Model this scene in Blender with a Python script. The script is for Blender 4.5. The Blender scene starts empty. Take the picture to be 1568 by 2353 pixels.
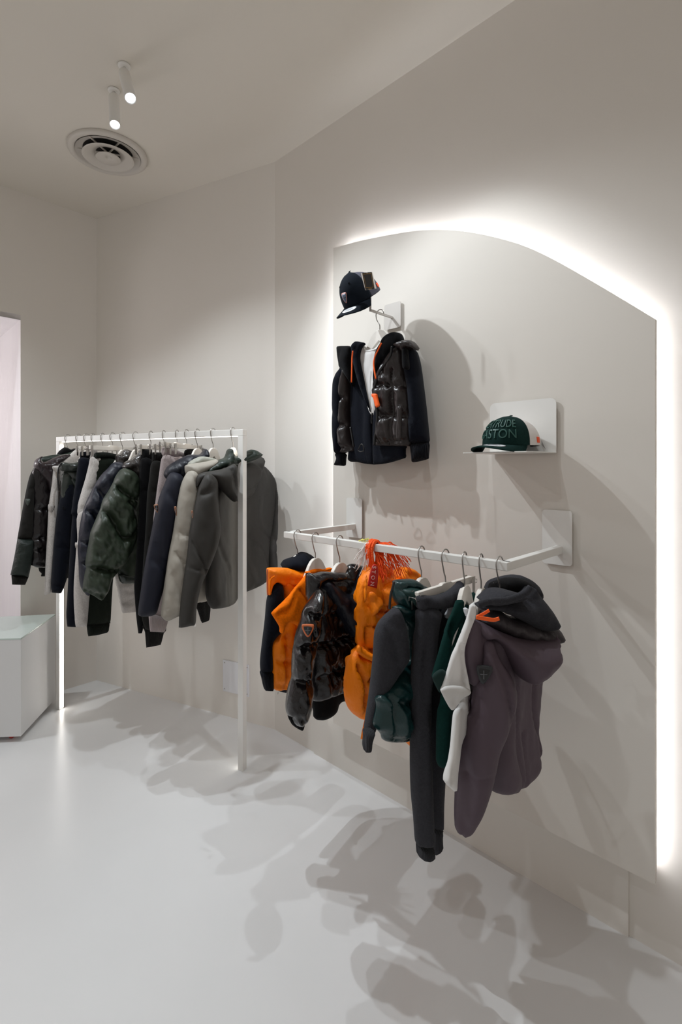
import bpy, bmesh, math, random
import numpy as np
from mathutils import Vector, Matrix, noise, geometry

# ------------------------------------------------------------------ camera, world, lights
S = bpy.context.scene
COL = S.collection
F, HZ, EYE = 1160.0, 1072.0, 1.45          # focal length in pixels (1568x2353 frame), horizon row, eye height

def lin(c):
    return tuple(((v/255)/12.92 if v/255 <= .04045 else ((v/255+.055)/1.055)**2.4) for v in c)

cam = bpy.data.cameras.new('camera'); camo = bpy.data.objects.new('camera', cam); COL.objects.link(camo)
camo.location = (0, 0, EYE); camo.rotation_euler = (math.pi/2, 0, 0)
cam.sensor_fit = 'VERTICAL'; cam.sensor_height = 36; cam.sensor_width = 24
cam.lens = F*36/2353; cam.shift_y = -(1176.5-HZ)/2353; cam.clip_start = .05
S.camera = camo

W = bpy.data.worlds.new('world'); S.world = W; W.use_nodes = True
W.node_tree.nodes['Background'].inputs[0].default_value = (1.0, .935, .87, 1)
W.node_tree.nodes['Background'].inputs[1].default_value = .33

def spot(name, loc, target, watts, size=70, blend=.35, color=(.88, .95, 1.0), radius=.013):
    l = bpy.data.lights.new(name, 'SPOT'); l.energy = watts; l.spot_size = math.radians(size)
    l.spot_blend = blend; l.color = color; l.shadow_soft_size = radius
    o = bpy.data.objects.new(name, l); COL.objects.link(o); o.location = loc
    o.rotation_euler = (Vector(target)-Vector(loc)).to_track_quat('-Z', 'Y').to_euler()
    return o

SPOT_A = Vector((-.832, 2.003, 2.905)); AIM_A = Vector((.75, 1.55, .95))
SPOT_B = Vector((-.977, 2.168, 2.905)); AIM_B = Vector((-.75, 2.0, .0))
def area(name, loc, target, w, h, watts, color):
    l = bpy.data.lights.new(name, 'AREA'); l.shape = 'RECTANGLE'; l.size = w; l.size_y = h; l.energy = watts; l.color = color
    o = bpy.data.objects.new(name, l); COL.objects.link(o); o.location = loc
    o.rotation_euler = (Vector(target)-Vector(loc)).to_track_quat('-Z', 'Y').to_euler()
spot('spot_light_a', SPOT_A, (.5, 1.6, .75), 56, 92, .7)
spot('spot_light_b', SPOT_B, AIM_B, 40, 125, .8)
spot('spot_light_c', (-2.35, 2.35, 2.95), (-1.3, 2.1, 0), 52, 105, .8)
spot('spot_light_d', (.22, 1.60, 3.03), (.15, 1.5, 0), 29, 85, .5)
spot('front_fill_spot', (-.9, .2, 3.0), (-.6, 1.6, .2), 16, 120, 1)  # unseen front fill, added to light the garment fronts
S.view_settings.view_transform = 'Standard'; S.view_settings.look = 'None'
S.view_settings.exposure = 0.14; S.view_settings.gamma = 1; S.view_settings.use_curve_mapping = False
try:
    S.cycles.use_denoising = True; S.cycles.max_bounces = 8; S.cycles.diffuse_bounces = 5
    S.cycles.sample_clamp_indirect = 6
except Exception: pass
random.seed(4)

# ------------------------------------------------------------------ materials
MATS = {}
def mat(name, col, rough=.6, metal=0, bump=0, bscale=200, stretch=(1, 1, 1), spec=.5, coat=0, sheen=0,
        detail=3, var=0, vscale=6, emit=None, estr=0, trans=0, kind='noise', col2=None, bdist=.01):
    if name in MATS: return MATS[name]
    m = bpy.data.materials.new(name); m.use_nodes = True; nt = m.node_tree; N = nt.nodes; L = nt.links
    b = N['Principled BSDF']; c = (*lin(col), 1)
    b.inputs['Base Color'].default_value = c; b.inputs['Roughness'].default_value = rough
    b.inputs['Metallic'].default_value = metal; b.inputs['Specular IOR Level'].default_value = spec
    b.inputs['Coat Weight'].default_value = coat; b.inputs['Coat Roughness'].default_value = .12
    b.inputs['Sheen Weight'].default_value = sheen*.12; b.inputs['Transmission Weight'].default_value = trans
    if sheen: b.inputs['Sheen Roughness'].default_value = .5
    if emit: b.inputs['Emission Color'].default_value = (*lin(emit), 1); b.inputs['Emission Strength'].default_value = estr
    tc = N.new('ShaderNodeTexCoord'); mp = N.new('ShaderNodeMapping'); mp.inputs['Scale'].default_value = stretch
    L.new(tc.outputs['Object'], mp.inputs['Vector'])
    if bump:
        if kind == 'wave':
            t = N.new('ShaderNodeTexWave'); t.inputs['Scale'].default_value = bscale; t.inputs['Distortion'].default_value = .3
            out = t.outputs['Fac']
        else:
            t = N.new('ShaderNodeTexNoise'); t.inputs['Scale'].default_value = bscale; t.inputs['Detail'].default_value = detail
            out = t.outputs['Fac']
            if kind == 'ridge':
                t.inputs['Distortion'].default_value = .6
                a = N.new('ShaderNodeMath'); a.operation = 'SUBTRACT'; a.inputs[1].default_value = .5; L.new(out, a.inputs[0])
                a2 = N.new('ShaderNodeMath'); a2.operation = 'ABSOLUTE'; L.new(a.outputs[0], a2.inputs[0]); out = a2.outputs[0]
        L.new(mp.outputs[0], t.inputs['Vector'])
        bp = N.new('ShaderNodeBump'); bp.inputs['Strength'].default_value = bump; bp.inputs['Distance'].default_value = bdist
        L.new(out, bp.inputs['Height']); L.new(bp.outputs[0], b.inputs['Normal'])
    if var or col2:
        t2 = N.new('ShaderNodeTexNoise'); t2.inputs['Scale'].default_value = vscale; t2.inputs['Detail'].default_value = 4
        L.new(tc.outputs['Object'] if not col2 else mp.outputs[0], t2.inputs['Vector'])
        mx = N.new('ShaderNodeMix'); mx.data_type = 'RGBA'
        mx.inputs['A'].default_value = c
        mx.inputs['B'].default_value = (*lin(col2), 1) if col2 else (*[v*(1-var) for v in c[:3]], 1)
        r = N.new('ShaderNodeMapRange'); r.inputs['From Min'].default_value = .35; r.inputs['From Max'].default_value = .65
        L.new(t2.outputs['Fac'], r.inputs['Value']); L.new(r.outputs[0], mx.inputs['Factor'])
        L.new(mx.outputs['Result'], b.inputs['Base Color'])
    MATS[name] = m
    return m

WALL = mat('wall_paint', (226, 221, 214), .62, bump=.12, bscale=90, bdist=.002, spec=.3)
PANELM = mat('panel_paint', (222, 216, 208), .6, bump=.1, bscale=120, bdist=.001, spec=.3)
CEIL = mat('ceiling_paint', (222, 216, 206), .85, spec=.1)
FLOORM = mat('poured_resin_floor', (228, 228, 228), .26, bump=.03, bscale=14, bdist=.003, spec=.4, var=.05, vscale=1.2)
WHITE = mat('white_powder_coat', (232, 230, 226), .38)
HANG = mat('white_hanger', (234, 228, 220), .35)
STEEL = mat('brushed_steel', (176, 172, 168), .3, metal=1)
DARKMETAL = mat('dark_metal', (70, 68, 66), .4, metal=1)
LED = mat('led_strip', (255, 255, 255), .5, emit=(255, 250, 244), estr=9)
HALO = mat('halo_led', (255, 255, 255), .5, emit=(244, 247, 255), estr=32)
LENS = mat('spot_lens', (255, 255, 255), .3, emit=(240, 245, 255), estr=14)

def dk(c, f=.5):
    return c if sum(c) > 330 else tuple(round(255*((v/255)**2.2*f)**(1/2.2)) for v in c)
def knit(name, col, b=.5, sheen=.35):   # brushed sweat fabric
    return mat(name, dk(col), .9, bump=b, bscale=420, bdist=.002, spec=.15, sheen=sheen, var=.18, vscale=160)
def rib(name, col, sc=75):
    return mat(name, dk(col), .9, bump=.8, bscale=sc, kind='wave', bdist=.004, spec=.15, sheen=.3)
def shell(name, col, rough=.5, b=.35, coat=0, sc=16, st=(1, 1, .6)):   # woven shell
    return mat(name, dk(col, .6), rough, bump=b, bscale=sc, stretch=st, bdist=.012, spec=.3, coat=coat, detail=5)
def gloss(name, col, rough=.17, b=.75, coat=.6, sc=22, st=(1.1, 1.1, .55)):
    return mat(name, dk(col, .45), rough+.04, bump=b*.8, bscale=sc*1.7, stretch=st, bdist=.006, spec=.4, coat=coat*.35, detail=6, kind='ridge')

NAVY = knit('navy_sweat', (17, 22, 37)); NAVYR = rib('navy_rib', (15, 19, 32))
BLACKK = knit('black_knit', (13, 13, 17)); BLACKR = rib('black_rib', (12, 12, 16))
CHAR = knit('charcoal_melange', (76, 76, 82), .7); CHARR = rib('charcoal_rib', (74, 74, 80))
TAUPED = knit('dark_olive_grey_knit', (50, 48, 45)); TAUPER = rib('dark_olive_grey_rib', (42, 41, 38))
CREAM = knit('cream_sweat', (205, 200, 196)); CREAMR = rib('cream_rib', (196, 190, 186))
BEIGEK = knit('beige_panel', (170, 160, 150))
GREENK = knit('forest_green_sweat', (34, 43, 33)); GREENR = rib('forest_green_rib', (28, 36, 27))
MAUVE = knit('mauve_knit', (172, 160, 160)); MAUVER = rib('mauve_rib', (170, 158, 158), 60)
CHARBROWN = knit('charcoal_brown_knit', (40, 38, 36)); CHARBROWNR = rib('charcoal_brown_rib', (32, 30, 29), 60)
COATGREY = shell('dark_khaki_grey_shell', (60, 58, 54), .6, .2)
LININGG = shell('dark_green_lining', (42, 55, 47), .42, .6, sc=24)
STONE = shell('stone_shell', (158, 152, 142), .62, .4); STONEL = shell('stone_lining', (160, 160, 150), .5, .5, sc=24)
NAVYS = shell('navy_softshell', (24, 28, 46), .62, .2); NAVYL = shell('navy_lining', (26, 30, 44), .42, .6, sc=26)
NAVYP = gloss('navy_puffer_nylon', (34, 40, 62), .42, .7, .1, sc=14)
GREENP = gloss('olive_green_puffer_nylon', (68, 84, 64), .42, .7, .1, sc=13)
BROWNG = gloss('bronze_glossy_nylon', (84, 78, 76), .2, .9, .6, sc=26)
GREENG = gloss('green_glossy_nylon', (74, 82, 76), .2, .9, .6, sc=26)
PLUMG = gloss('plum_glossy_nylon', (56, 42, 48), .22, .9, .6, sc=20)
BLACKG = gloss('black_glossy_nylon', (26, 20, 24), .2, .9, .6, sc=20)
WETG = gloss('wet_look_black_nylon', (24, 18, 21), .13, .9, .8, sc=17)
BROWNV = gloss('dark_brown_vest_nylon', (50, 40, 40), .3, .6, .2, sc=20)
NYLONG = shell('dark_green_nylon', (44, 54, 50), .5, .8, sc=26, st=(.5, 1, 1.4))
ORANGE = shell('orange_down_nylon', (255, 134, 4), .5, .9, sc=24)
ORANGET = knit('orange_cotton', (255, 122, 2), .2, 0)
TEAL = gloss('teal_down_nylon', (27, 72, 73), .25, .7, .3, sc=18)
TEALD = shell('teal_matte_lining', (22, 62, 58), .5, .5)
PETROL = knit('petrol_green_cotton', (14, 66, 60), .15, 0)
TEEW = mat('white_cotton', (226, 224, 222), .85, bump=.15, bscale=300, bdist=.001, spec=.2)
PURPLE = shell('purple_grey_softshell', (106, 90, 101), .6, .25); PURPLEL = shell('grey_lining', (78, 72, 76), .45, .7, sc=26)
ORTAG = mat('orange_tape', (255, 100, 20), .55); REDTAG = mat('red_leather', (205, 38, 24), .4)
ZIP = mat('dark_zip', (24, 24, 26), .4, bump=1, bscale=160, kind='wave', stretch=(0, 0, 1), bdist=.004)
RUB = mat('rubber_dark', (38, 40, 44), .5); RUBL = mat('rubber_grey', (96, 98, 102), .5)
ORRIM = mat('orange_rubber', (208, 110, 62), .5); COPPER = mat('copper_edge', (150, 104, 78), .5); GREENBADGE = mat('rubber_green_grey', (74, 82, 76), .5)
ROPEO = mat('orange_rope', (255, 92, 18), .8, bump=.6, bscale=140); ROPEW = mat('white_rope', (236, 230, 226), .8)
BLACKM = mat('dark_duct', (26, 25, 24), .8)

# ------------------------------------------------------------------ helpers
UP = Vector((0, 0, 1))
class Pl:
    """vertical plane: o = a point on it (xy), d = horizontal unit direction; local x = d, z = up, y = away from viewer"""
    def __init__(s, o, d):
        s.o = Vector((o[0], o[1], 0)); s.d = Vector((d[0], d[1], 0)).normalized(); s.y = UP.cross(s.d)
        s.m = Matrix(((s.d.x, s.y.x, 0, s.o.x), (s.d.y, s.y.y, 0, s.o.y), (0, 0, 1, 0), (0, 0, 0, 1)))
    def pt(s, p):
        r = Vector(((p[0]-784)/F, 1, (HZ-p[1])/F)); t = s.o.dot(s.y)/r.dot(s.y)
        return r*t + Vector((0, 0, EYE))
    def loc(s, p):
        w = s.pt(p); return ((w-s.o).dot(s.d), w.z)
    def w(s, x, z, y=0): return s.o + s.d*x + s.y*y + UP*z
    def shift(s, off): return Pl(s.o - s.y*off, s.d)
    def face(s, p, k, off=0):
        P = s.pt(p); v = Vector((P.x, P.y, 0)).normalized(); r = Vector((v.y, -v.x, 0))
        d = s.d*(1-k)+r*k
        q = Pl((P.x, P.y), d); return q.shift(off)

def link(name, me, m, parent=None, world=None):
    o = bpy.data.objects.new(name, me); COL.objects.link(o)
    for x in (m if isinstance(m, (list, tuple)) else [m]): me.materials.append(x)
    world = world if world is not None else Matrix.Identity(4)
    if parent is not None:
        o.parent = parent; o.matrix_basis = parent['_'].inverted() @ world if False else WORLD[parent.name].inverted() @ world
    else: o.matrix_basis = world
    WORLD[o.name] = world
    return o
WORLD = {}
def smooth(me, v=True):
    me.polygons.foreach_set('use_smooth', [v]*len(me.polygons))
def tag(o, label=None, cat=None, group=None, kind=None):
    for k, v in (('label', label), ('category', cat), ('group', group), ('kind', kind)):
        if v: o[k] = v
    return o
def thing(name, label, cat, group=None, world=None):
    o = bpy.data.objects.new(name, None); COL.objects.link(o); o.empty_display_size = .05
    world = world if world is not None else Matrix.Identity(4)
    o.matrix_basis = world; WORLD[o.name] = world
    return tag(o, label, cat, group)

def prism(name, pts, m, parent=None, world=None, y0=0., y1=.02, bevel=0, seg=2):
    """polygon in local x,z extruded from y0 to y1"""
    bm = bmesh.new(); n = len(pts)
    a = [bm.verts.new((x, y0, z)) for x, z in pts]; b = [bm.verts.new((x, y1, z)) for x, z in pts]
    bm.faces.new(a); bm.faces.new(b[::-1])
    for i in range(n): bm.faces.new((a[i], b[i], b[(i+1) % n], a[(i+1) % n]))
    bmesh.ops.recalc_face_normals(bm, faces=bm.faces)
    if bevel:
        es = [e for e in bm.edges if e.calc_face_angle(0) > .6]
        bmesh.ops.bevel(bm, geom=es, offset=bevel, segments=seg, affect='EDGES', profile=.5)
    me = bpy.data.meshes.new(name); bm.to_mesh(me); bm.free()
    return link(name, me, m, parent, world)
def boxm(name, c, d, size, m, parent=None, bevel=0.):
    """box centred on world point c, local x along horizontal d"""
    pl = Pl((c[0], c[1]), (d[0], d[1])); sx, sy, sz = size
    M = pl.m @ Matrix.Translation((0, 0, c[2]))
    return prism(name, [(-sx/2, -sz/2), (sx/2, -sz/2), (sx/2, sz/2), (-sx/2, sz/2)], m, parent, M, -sy/2, sy/2, bevel)
def bar(name, A, B, w, h, m, parent=None, bevel=.003):
    """square section bar between two world points (horizontal or any)"""
    A, B = Vector(A), Vector(B); x = (B-A).normalized()
    up = UP if abs(x.z) < .9 else Vector((0, 1, 0))
    y = up.cross(x).normalized(); z = x.cross(y)
    M = Matrix(((x.x, y.x, z.x, A.x), (x.y, y.y, z.y, A.y), (x.z, y.z, z.z, A.z), (0, 0, 0, 1)))
    L = (B-A).length
    return prism(name, [(0, -h/2), (L, -h/2), (L, h/2), (0, h/2)], m, parent, M, -w/2, w/2, bevel)
def tube_bm(bm, pts, r, seg=8, cap=True):
    pts = [Vector(p) for p in pts]; n = len(pts); rings = []
    rs = r if isinstance(r, (list, tuple)) else [r]*n
    prev = None
    for i, p in enumerate(pts):
        t = (pts[min(i+1, n-1)]-pts[max(i-1, 0)]).normalized()
        if prev is None:
            a = Vector((0, 0, 1)) if abs(t.z) < .9 else Vector((1, 0, 0)); u = t.cross(a).normalized()
        else: u = (prev - t*prev.dot(t)).normalized()
        prev = u; v = t.cross(u)
        rings.append([bm.verts.new(p+(u*math.cos(k*2*math.pi/seg)+v*math.sin(k*2*math.pi/seg))*rs[i]) for k in range(seg)])
    for i in range(n-1):
        for k in range(seg):
            bm.faces.new((rings[i][k], rings[i][(k+1) % seg], rings[i+1][(k+1) % seg], rings[i+1][k]))
    if cap: bm.faces.new(rings[0][::-1]); bm.faces.new(rings[-1])
def tube(name, pts, r, m, parent=None, world=None, seg=8, sub=4):
    bm = bmesh.new(); tube_bm(bm, spline(pts, sub, False) if sub else pts, r, seg)
    bmesh.ops.recalc_face_normals(bm, faces=bm.faces)
    me = bpy.data.meshes.new(name); bm.to_mesh(me); bm.free(); smooth(me)
    return link(name, me, m, parent, world)
def spline(pts, sub=4, closed=True):
    """Catmull-Rom through the points; a repeated point makes a corner"""
    P = [tuple(p) for p in pts]; n = len(P); out = []
    for i in range(n if closed else n-1):
        g = (lambda k: P[k % n]) if closed else (lambda k: P[max(0, min(n-1, k))])
        p0, p1, p2, p3 = (np.array(g(i+j), float) for j in (-1, 0, 1, 2))
        if np.allclose(p1, p2): continue
        if np.allclose(p0, p1): p0 = p1
        for k in range(sub):
            t = k/sub
            q = .5*((2*p1)+(-p0+p2)*t+(2*p0-5*p1+4*p2-p3)*t*t+(-p0+3*p1-3*p2+p3)*t**3)
            out.append(tuple(q))
    if not closed: out.append(P[-1])
    return out
def segdist(Q, A, B):
    """distance of points Q (n,2) to the nearest of segments A->B (m,2)"""
    d = B-A; l2 = np.maximum((d**2).sum(1), 1e-12)
    t = np.clip(((Q[:, None]-A[None])*d[None]).sum(2)/l2[None], 0, 1)
    R = A[None]+t[..., None]*d[None]
    return np.sqrt(((Q[:, None]-R)**2).sum(2)).min(1)

FR = {'K0': (0, 0, 1), 'K1': (0, 960, .43367), 'K1a': (20, 980, .20408), 'K1b': (300, 980, .2296), 'K1c': (20, 1200, .20408), 'K1d': (300, 1200, .2296),
      'K2': (580, 1180, .47194), 'K2a': (590, 1200, .1977), 'K2b': (590, 1440, .1977), 'K2c': (840, 1200, .29337),
      'K2d': (940, 1300, .2296), 'K2e': (780, 1560, .30612), 'K2f': (760, 1220, .15306),
      'K3': (740, 580, .38265), 'K3a': (760, 600, .20408), 'K3b': (765, 605, .10842), 'K4': (1040, 880, .19133)}
def px(k, pts):
    a, b, s = FR[k]; return [(a+s*x, b+s*y) for x, y in pts]

def pillow(name, poly, pl, m, parent, T=.06, R=None, k=0., off=0., res=.012, seams=(), sw=.012, sk=.6, fold=.003, ff=(14, 3),
           crump=.0012, cf=16, sub=4, back=1., seed=0, gather=0.):
    """soft stuffed or draped shape: outline unprojected on the garment's own plane, then inflated to real thickness"""
    c = (sum(p[0] for p in poly)/len(poly), sum(p[1] for p in poly)/len(poly))
    q = pl.face(c, k, off) if k else pl.shift(off)
    P = np.array([q.loc(p) for p in spline(poly, sub)])
    x0, z0 = P.min(0); x1, z1 = P.max(0)
    # resample boundary
    B = []
    for i in range(len(P)):
        a, b = P[i], P[(i+1) % len(P)]; n = max(1, int(np.hypot(*(b-a))/res))
        for j in range(n): B.append(a+(b-a)*j/n)
    B = np.array(B); A2 = B; B2 = np.roll(B, -1, 0)
    g = []; row = 0; z = z0
    while z < z1:
        x = x0+(res/2 if row % 2 else 0)
        while x < x1: g.append((x, z)); x += res
        z += res*.87; row += 1
    G = np.array(g) if g else np.zeros((0, 2))
    if len(G):
        inside = np.zeros(len(G), bool)
        for a, b in zip(A2, B2):
            cnd = (a[1] > G[:, 1]) != (b[1] > G[:, 1])
            xx = (b[0]-a[0])*(G[:, 1]-a[1])/((b[1]-a[1]) if b[1] != a[1] else 1e-9)+a[0]
            inside ^= cnd & (G[:, 0] < xx)
        G = G[inside]
    if len(G): G = G[segdist(G, A2, B2) > res*1.35]
    # structured rings just inside the outline keep the silhouette clean
    tg = np.roll(B, -1, 0)-np.roll(B, 1, 0); tg /= np.maximum(np.hypot(tg[:, 0], tg[:, 1]), 1e-9)[:, None]
    area2 = float((B[:, 0]*np.roll(B[:, 1], -1)-np.roll(B[:, 0], -1)*B[:, 1]).sum())
    nn = np.stack([-tg[:, 1], tg[:, 0]], 1)*(1 if area2 > 0 else -1)
    for dd in (res*.22, res*.75):
        C = B+nn*dd; ok = segdist(C, A2, B2) > dd*.93
        ins_ = np.zeros(len(C), bool)
        for a, b in zip(A2, B2):
            cnd = (a[1] > C[:, 1]) != (b[1] > C[:, 1])
            xx = (b[0]-a[0])*(C[:, 1]-a[1])/((b[1]-a[1]) if b[1] != a[1] else 1e-9)+a[0]
            ins_ ^= cnd & (C[:, 0] < xx)
        C = C[ok & ins_]
        G = np.concatenate([G, C]) if len(G) else C
    V = [Vector(v) for v in B]+[Vector(v) for v in G]; nb = len(B)
    vs, es, fs, *_ = geometry.delaunay_2d_cdt(V, [(i, (i+1) % nb) for i in range(nb)], [], 1, 1e-6)
    Q = np.array([(v.x, v.y) for v in vs]); d = segdist(Q, A2, B2)
    R = (R or T*.9)*.8
    dm = d.max(); R = min(R, dm*1.02)
    t = np.clip(d/R, 0, 1); h = T/2*np.maximum(1-(1-t)**2.2, 0)**.5
    ds = None
    if len(seams):
        SA, SB = [], []
        for sm in seams:
            w = np.array([q.loc(p) for p in spline(sm, 4, False)]); SA += list(w[:-1]); SB += list(w[1:])
        ds = segdist(Q, np.array(SA), np.array(SB)); h = h*(1-sk*np.exp(-(ds/sw)**1.5))
    fr = np.zeros(len(Q))
    edge = np.clip(d/.015, 0, 1)
    if crump > .0035: gather *= 1.5; crump *= 1.15
    if fold or crump or gather:
        for i, (x, z) in enumerate(Q):
            v = 0
            if fold:
                w_ = noise.noise(Vector((x*5, z*4, seed+9.)))*.6
                n1 = noise.noise(Vector((x*ff[0]+w_, z*ff[1]+w_, seed+.5)))
                n2 = noise.noise(Vector((x*ff[0]*.8+z*2.2+w_, z*ff[1]*1.3-x*2, seed+5.5)))
                v += fold*2.0*n1-fold*1.6*math.exp(-(n2/.10)**2)+fold*.35*noise.noise(Vector((x*40, z*16, seed+2.)))
            if crump: v += .5*crump*(1-3*abs(noise.noise(Vector((x*cf*2.6+z*9, z*cf*1.5, seed+7.1)))))+crump*(1-2.2*abs(noise.noise(Vector((x*cf, z*cf*.7, seed+3.1)))))*.7+crump*.5*noise.noise(Vector((x*cf*2.3, z*cf*1.8, seed)))
            if gather and ds is not None:
                v += gather*math.exp(-ds[i]/.03)*noise.noise(Vector((x*70, z*14, seed)))
            fr[i] = v
    fr *= edge
    bnd = d < 1e-5; n = len(Q); vv = []; idx = np.arange(n); k2 = n; bidx = idx.copy()
    for i in range(n): vv.append((Q[i, 0], -(h[i]+fr[i]), Q[i, 1]))
    for i in range(n):
        if not bnd[i]: bidx[i] = k2; k2 += 1; vv.append((Q[i, 0], h[i]*back-fr[i]*.6, Q[i, 1]))
    faces = []
    for f in fs:
        a, b, c3 = f
        cr = (Q[b, 0]-Q[a, 0])*(Q[c3, 1]-Q[a, 1])-(Q[b, 1]-Q[a, 1])*(Q[c3, 0]-Q[a, 0])
        if cr < 0: a, c3 = c3, a
        if not (bnd[a] and bnd[b] and bnd[c3]):
            faces.append((int(a), int(b), int(c3))); faces.append((int(bidx[c3]), int(bidx[b]), int(bidx[a])))
        else: faces.append((int(a), int(b), int(c3)))
    me = bpy.data.meshes.new(name); me.from_pydata(vv, [], faces); me.update(); smooth(me)
    return link(name, me, m, parent, q.m)

def strip(name, pts, pl, m, parent, w=.01, off=0., k=0., th=.004):
    """narrow flat band (zip, cord, strap) following image points"""
    c = (sum(p[0] for p in pts)/len(pts), sum(p[1] for p in pts)/len(pts))
    q = pl.face(c, k, off) if k else pl.shift(off)
    W_ = [Vector((x, 0, z)) for x, z in (q.loc(p) for p in spline(pts, 5, False))]
    bm = bmesh.new(); tube_bm(bm, W_, w/2, 8)
    for v in bm.verts: v.co.y *= th/w*2
    me = bpy.data.meshes.new(name); bm.to_mesh(me); bm.free(); smooth(me)
    return link(name, me, m, parent, q.m)

def badge(c, w, h, pl, parent, k, off, rim=RUBL, core=RUB, cross=RUBL, tilt=0.):
    """rounded-triangle rubber badge with a plus sign"""
    def tri(s):
        P = [(-.5, .42), (-.3, .5), (.3, .5), (.5, .42), (.46, .1), (.2, -.36), (0, -.5), (-.2, -.36), (-.46, .1)]
        ct, st = math.cos(tilt), math.sin(tilt)
        return [(c[0]+(x*w*s*ct-y*h*s*st), c[1]-(x*w*s*st+y*h*s*ct)) for x, y in P]
    b = pillow('badge', tri(1), pl, rim, parent, T=.010, k=k, off=off, res=.004)
    pillow('badge_core', tri(.8), pl, core, b, T=.012, k=k, off=off+.001, res=.004) if w >= 8 else None
    for a, e in (((0, .22), (0, -.24)), ((-.22, .02), (.22, .02))):
        strip('plus_sign', [(c[0]+a[0]*w, c[1]-a[1]*h), (c[0]+e[0]*w, c[1]-e[1]*h)], pl, cross, b, .0025, off+.007, k, .002)
    return b

# ------------------------------------------------------------------ room shell
ZC = 3.13
cAB = Vector((-1.66, 3.426, 0)); cBC = Vector((-.365, 2.785, 0))
dA = Vector((-.677, -.736, 0)).normalized(); dC = Vector((.716, -.698, 0)).normalized(); dB = (cBC-cAB).normalized()
nC = Vector((-.698, -.716, 0)).normalized()
def quadwall(name, pts, m, kind='structure'):
    me = bpy.data.meshes.new(name); me.from_pydata([tuple(p) for p in pts], [], [tuple(range(len(pts)))]); me.update()
    return tag(link(name, me, m), kind=kind)
def slab(name, o, d, L, z0, z1, th, m):
    """solid wall starting at o, running along d, thickness th away from the room (local +y)"""
    pl = Pl(o, d); return tag(prism(name, [(0, z0), (L, z0), (L, z1), (0, z1)], m, None, pl.m, 0, th), kind='structure')
bm = bmesh.new()
def ngon(name, pts, z0, z1, m):
    bm = bmesh.new(); a = [bm.verts.new((x, y, z0)) for x, y in pts]; b = [bm.verts.new((x, y, z1)) for x, y in pts]
    bm.faces.new(a); bm.faces.new(b); n = len(pts)
    for i in range(n): bm.faces.new((a[i], a[(i+1) % n], b[(i+1) % n], b[i]))
    bmesh.ops.recalc_face_normals(bm, faces=bm.faces)
    me = bpy.data.meshes.new(name); bm.to_mesh(me); bm.free()
    return link(name, me, m)
room = [(-3.6, -1.5), (3.9, -1.5), (3.9, 4.4), (-3.6, 4.4)]
tag(ngon('floor', room, -.06, 0, FLOORM), kind='structure')
tag(ngon('ceiling', room, ZC, ZC+.06, CEIL), kind='structure')
slab('wall_back', cAB, dB, (cBC-cAB).length, 0, ZC, .08, WALL)
slab('wall_right', cBC, dC, 5.6, 0, ZC, .1, WALL)
# left wall with the doorway: seen from the room its local x runs left -> right, so start far left
Lw = 2.4; t0 = .4505; t1 = 1.75; zt = 2.349
plA = Pl(cAB+dA*Lw, -dA)
tag(prism('wall_left', [(0, 0), (Lw-t1, 0), (Lw-t1, zt), (Lw-t0, zt), (Lw-t0, 0), (Lw, 0), (Lw, ZC), (0, ZC)], WALL, None, plA.m, 0, .004), kind='structure')
# splayed alcove behind the doorway
PINK = mat('pale_reflection_streaks', (240, 236, 236), .3, spec=.5, bump=.2, bscale=9, stretch=(5, 5, .35), bdist=.02,
           col2=(237, 232, 234), vscale=3)  # faint pinkish streaks in the colour stand in for reflections on the jamb
jO = cAB+dA*t0; jD = Vector((-.699, .715, 0)).normalized(); jE = jO+jD*1.05; kO = cAB+dA*t1; kE = kO+Vector((-.9, .43, 0)).normalized()*.95
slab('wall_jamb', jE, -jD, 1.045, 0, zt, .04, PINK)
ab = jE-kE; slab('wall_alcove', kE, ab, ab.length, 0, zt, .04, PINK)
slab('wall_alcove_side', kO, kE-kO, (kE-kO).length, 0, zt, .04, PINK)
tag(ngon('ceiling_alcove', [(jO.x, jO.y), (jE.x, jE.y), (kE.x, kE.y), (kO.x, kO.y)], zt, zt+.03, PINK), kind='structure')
la = bpy.data.lights.new('alcove_fill_light', 'POINT'); la.energy = 10; la.shadow_soft_size = .15; la.color = (1, .965, .97)  # unseen point light added to brighten the jamb and soffit
lo = bpy.data.objects.new('alcove_fill_light', la); COL.objects.link(lo); lo.location = ((jO.x+kE.x)/2-.1, (jO.y+kE.y)/2, 1.7)

# illuminated panel stands off the right wall
WC = Pl(cBC, dC); PF = WC.shift(.06)
arc = [(766, 570), (830, 553), (900, 539), (960, 530), (1010, 528), (1060, 531), (1110, 539), (1160, 551), (1210, 567), (1270, 595), (1340, 634), (1420, 681), (1506, 733)]
arcL = [PF.loc(p) for p in [arc[0]]+spline(arc, 3, False)[1:-1]+[arc[-1]]]
zb = PF.loc((766, 1661))[1]; xL = arcL[0][0]; xR = arcL[-1][0]
outline = [(xL, zb)]+arcL+[(xR, zb)]
panel = thing('wall_panel', 'large pale arched-top wall panel with glowing white edge behind the hanging clothes', 'wall panel', None, PF.m)
prism('board', outline, PANELM, panel, PF.m, 0, .02)
ln = [np.array(q_) for q_ in [(xL, zb+.03)]+arcL+[(xR, zb+.03)]]; ins = []
for i_, q_ in enumerate(ln):
    t_ = ln[min(i_+1, len(ln)-1)]-ln[max(i_-1, 0)]; t_ = t_/np.hypot(*t_)
    ins.append(tuple(q_+np.array((t_[1], -t_[0]))*(  .036 if 1 < i_ < len(ln)-2 else .036*(1.2 if i_ in (1, len(ln)-2) else 1))))
bm = bmesh.new(); tube_bm(bm, [Vector((x, .030, z)) for x, z in ins], .005, 6)
me = bpy.data.meshes.new('led_strip'); bm.to_mesh(me); bm.free()
link('led_strip', me, HALO, panel, PF.m)
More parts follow.
